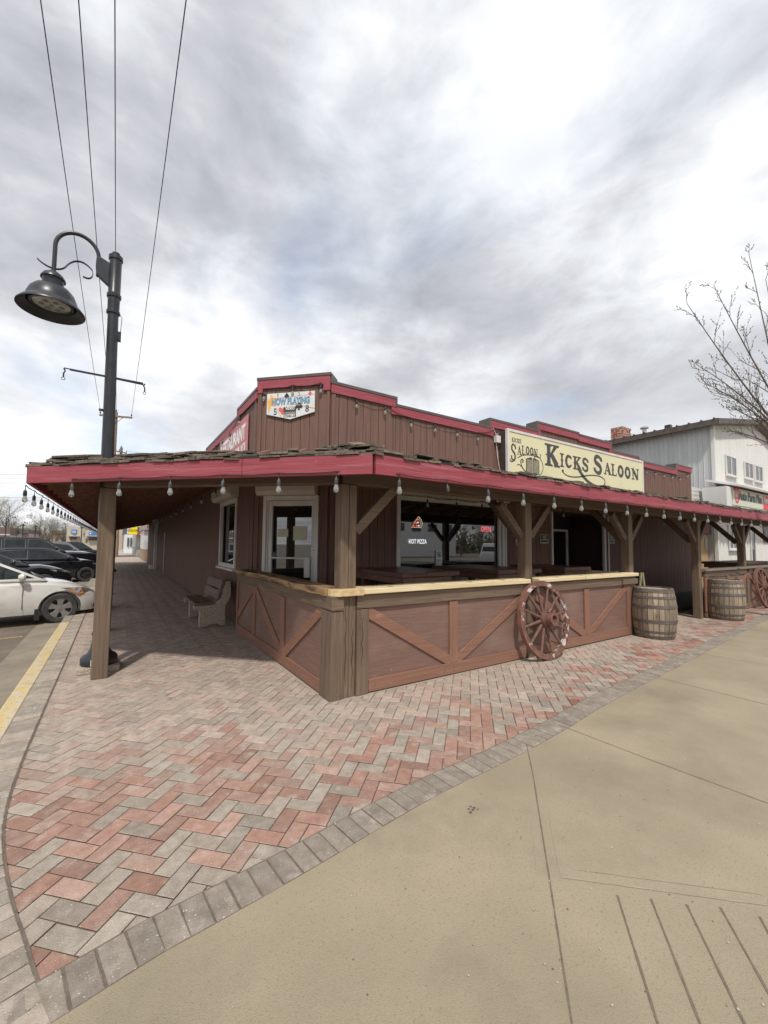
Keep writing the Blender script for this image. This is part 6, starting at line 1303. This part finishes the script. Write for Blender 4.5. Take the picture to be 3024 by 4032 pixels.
for _ in range(9000):
    x_ = rr.uniform(-70, 8); y_ = rr.uniform(118, 135); z_ = abs(rr.gauss(0, 2.2)); s = rr.uniform(.2, .5); a = V((rr.gauss(0, 1), rr.gauss(0, 1), rr.gauss(0, 1))).normalized(); b_ = a.orthogonal().normalized(); p = V((x_, y_, z_))
    hb_.v += [tuple(p+a*s), tuple(p-a*s*.4+b_*s*.5), tuple(p-a*s*.4-b_*s*.5)]; hb_.face([len(hb_.v)-3, len(hb_.v)-2, len(hb_.v)-1])
o = hb_.build('far_thicket', M('thicket', (.20, .17, .115), (.13, .14, .07), rough=.9, scale=(.4, .4, .4))); o['kind'] = 'stuff'

hb2 = MB(); rr = random.Random(78)
for _ in range(5000):
    x_ = rr.uniform(30, 120); y_ = rr.uniform(-62, -50); z_ = abs(rr.gauss(0, 2.0)); s = rr.uniform(.35, .8); a = V((rr.gauss(0, 1), rr.gauss(0, 1), rr.gauss(0, 1))).normalized(); b_ = a.orthogonal().normalized(); p = V((x_, y_, z_))
    hb2.v += [tuple(p+a*s), tuple(p-a*s*.4+b_*s*.5), tuple(p-a*s*.4-b_*s*.5)]; hb2.face([len(hb2.v)-3, len(hb2.v)-2, len(hb2.v)-1])
o = hb2.build('far_thicket', MC['thicket']); o['kind'] = 'stuff'
sandm = M('blown_sand', (.40, .345, .275), (.30, .255, .20), rough=.95, scale=(30, 30, 30), bump=.6); B = MB(); rr = random.Random(31)
def sandline(p, q, n_, w0, w1):
    p, q = V(p), V(q); d = (q-p); L_ = d.length; d.normalize(); nn_ = V((d.y, -d.x, 0)); N_ = int(L_/.06); ws = [max(0.004, lerp(w0, w1, rr.random())*(.4+.9*noise1(k//6, n_))) for k in range(N_+1)]
    for k in range(N_):
        a, c = p+d*(L_*k/N_), p+d*(L_*(k+1)/N_); B.quad((a.x, a.y, .006), (c.x, c.y, .006), (c.x+nn_.x*ws[k+1], c.y+nn_.y*ws[k+1], .0018), (a.x+nn_.x*ws[k], a.y+nn_.y*ws[k], .0018))
sandline((2.33, YP-.024, 0), (7.95, YP-.024, 0), 1, .01, .07); sandline((1.878, 7.7, 0), (1.878, 4.1, 0), 2, .01, .06); sandline((1.86, YP-.045, 0), (2.33, YP-.04, 0), 3, .02, .05); sandline((11.3, YP-.024, 0), (18, YP-.024, 0), 4, .01, .06)
o = B.build('blown_sand', sandm); o['kind'] = 'stuff'
B = MB()
for _ in range(260):
    a_ = rr.uniform(0, 6.28); q_ = abs(rr.gauss(0, .22)); x_, y_ = -.58+q_*cos(a_)*.5, 5.15+q_*sin(a_)*1.6; r_ = rr.uniform(.002, .007); B.lathe([(r_*.6, 0), (r_, r_*.5), (r_*.5, r_)], (x_, y_, .012), n=5)
for _ in range(120):
    x_, y_ = rr.uniform(-.45, .25), 5.75+abs(rr.gauss(0, .12))*rr.choice((-1, 1)); r_ = rr.uniform(.002, .006); B.lathe([(r_*.6, 0), (r_, r_*.5), (r_*.5, r_)], (x_, y_, .001), n=5)
o = B.build('gravel_crumbs', MC['pebble']); o['kind'] = 'stuff'
# what stands across the street behind the viewer (it shows in the window glass)
mo = thing('motel_block', 'white two storey block across the street behind the viewer', 'building', (14, -34, 0)); B = MB(); B.bb(22, 44, -44, -34, -.1, 5.6); B.build('wall', M('far_white', (.72, .72, .72)), mo)
for i in range(7): B = MB(); B.bb(23.5+i*3, 25.1+i*3, -33.98, -33.9, 3.6, 4.7); B.build('window', dglass, mo)
for i, (x_, y_, s) in enumerate(((47, -36, .8), (51, -44, .9), (56, -40, .85), (62, -44, .9), (68, -40, .8), (-2, -38, 1.0), (74, -44, 1.0), (80, -46, 1.0))):
    o = copy_tree(ft[i % 2], label='spring tree across the street behind the viewer, number %s along the row' % ['one', 'two', 'three', 'four', 'five', 'six', 'seven', 'eight'][i]); o.location = (x_, y_, -.15); o.rotation_euler = (0, 0, i*2.1); o.scale = (s, s, s*.9)
car('white pickup truck standing across the street behind the viewer', 'pickup truck', 'pickup_truck', (27.6, -11.8, -.13), radians(-40), paint('white2', (.70, .70, .70), (.66, .66, .66), .3), st_p, dict(zb=1.16, k=.25, **{'in': .06}, p=[(1.45, 1.17), (.62, 1.84), (.2, 1.93), (-1.2, 1.93), (-1.5, 1.88), (-1.65, 1.17)], ws=((1.40, 1.22), (.66, 1.82)), rw=((-1.64, 1.25), (-1.5, 1.82))), [[(1.15, 1.26), (.62, 1.72), (-1.3, 1.83), (-1.3, 1.24)]], 1.95, -1.85, 1.0, R=.40)
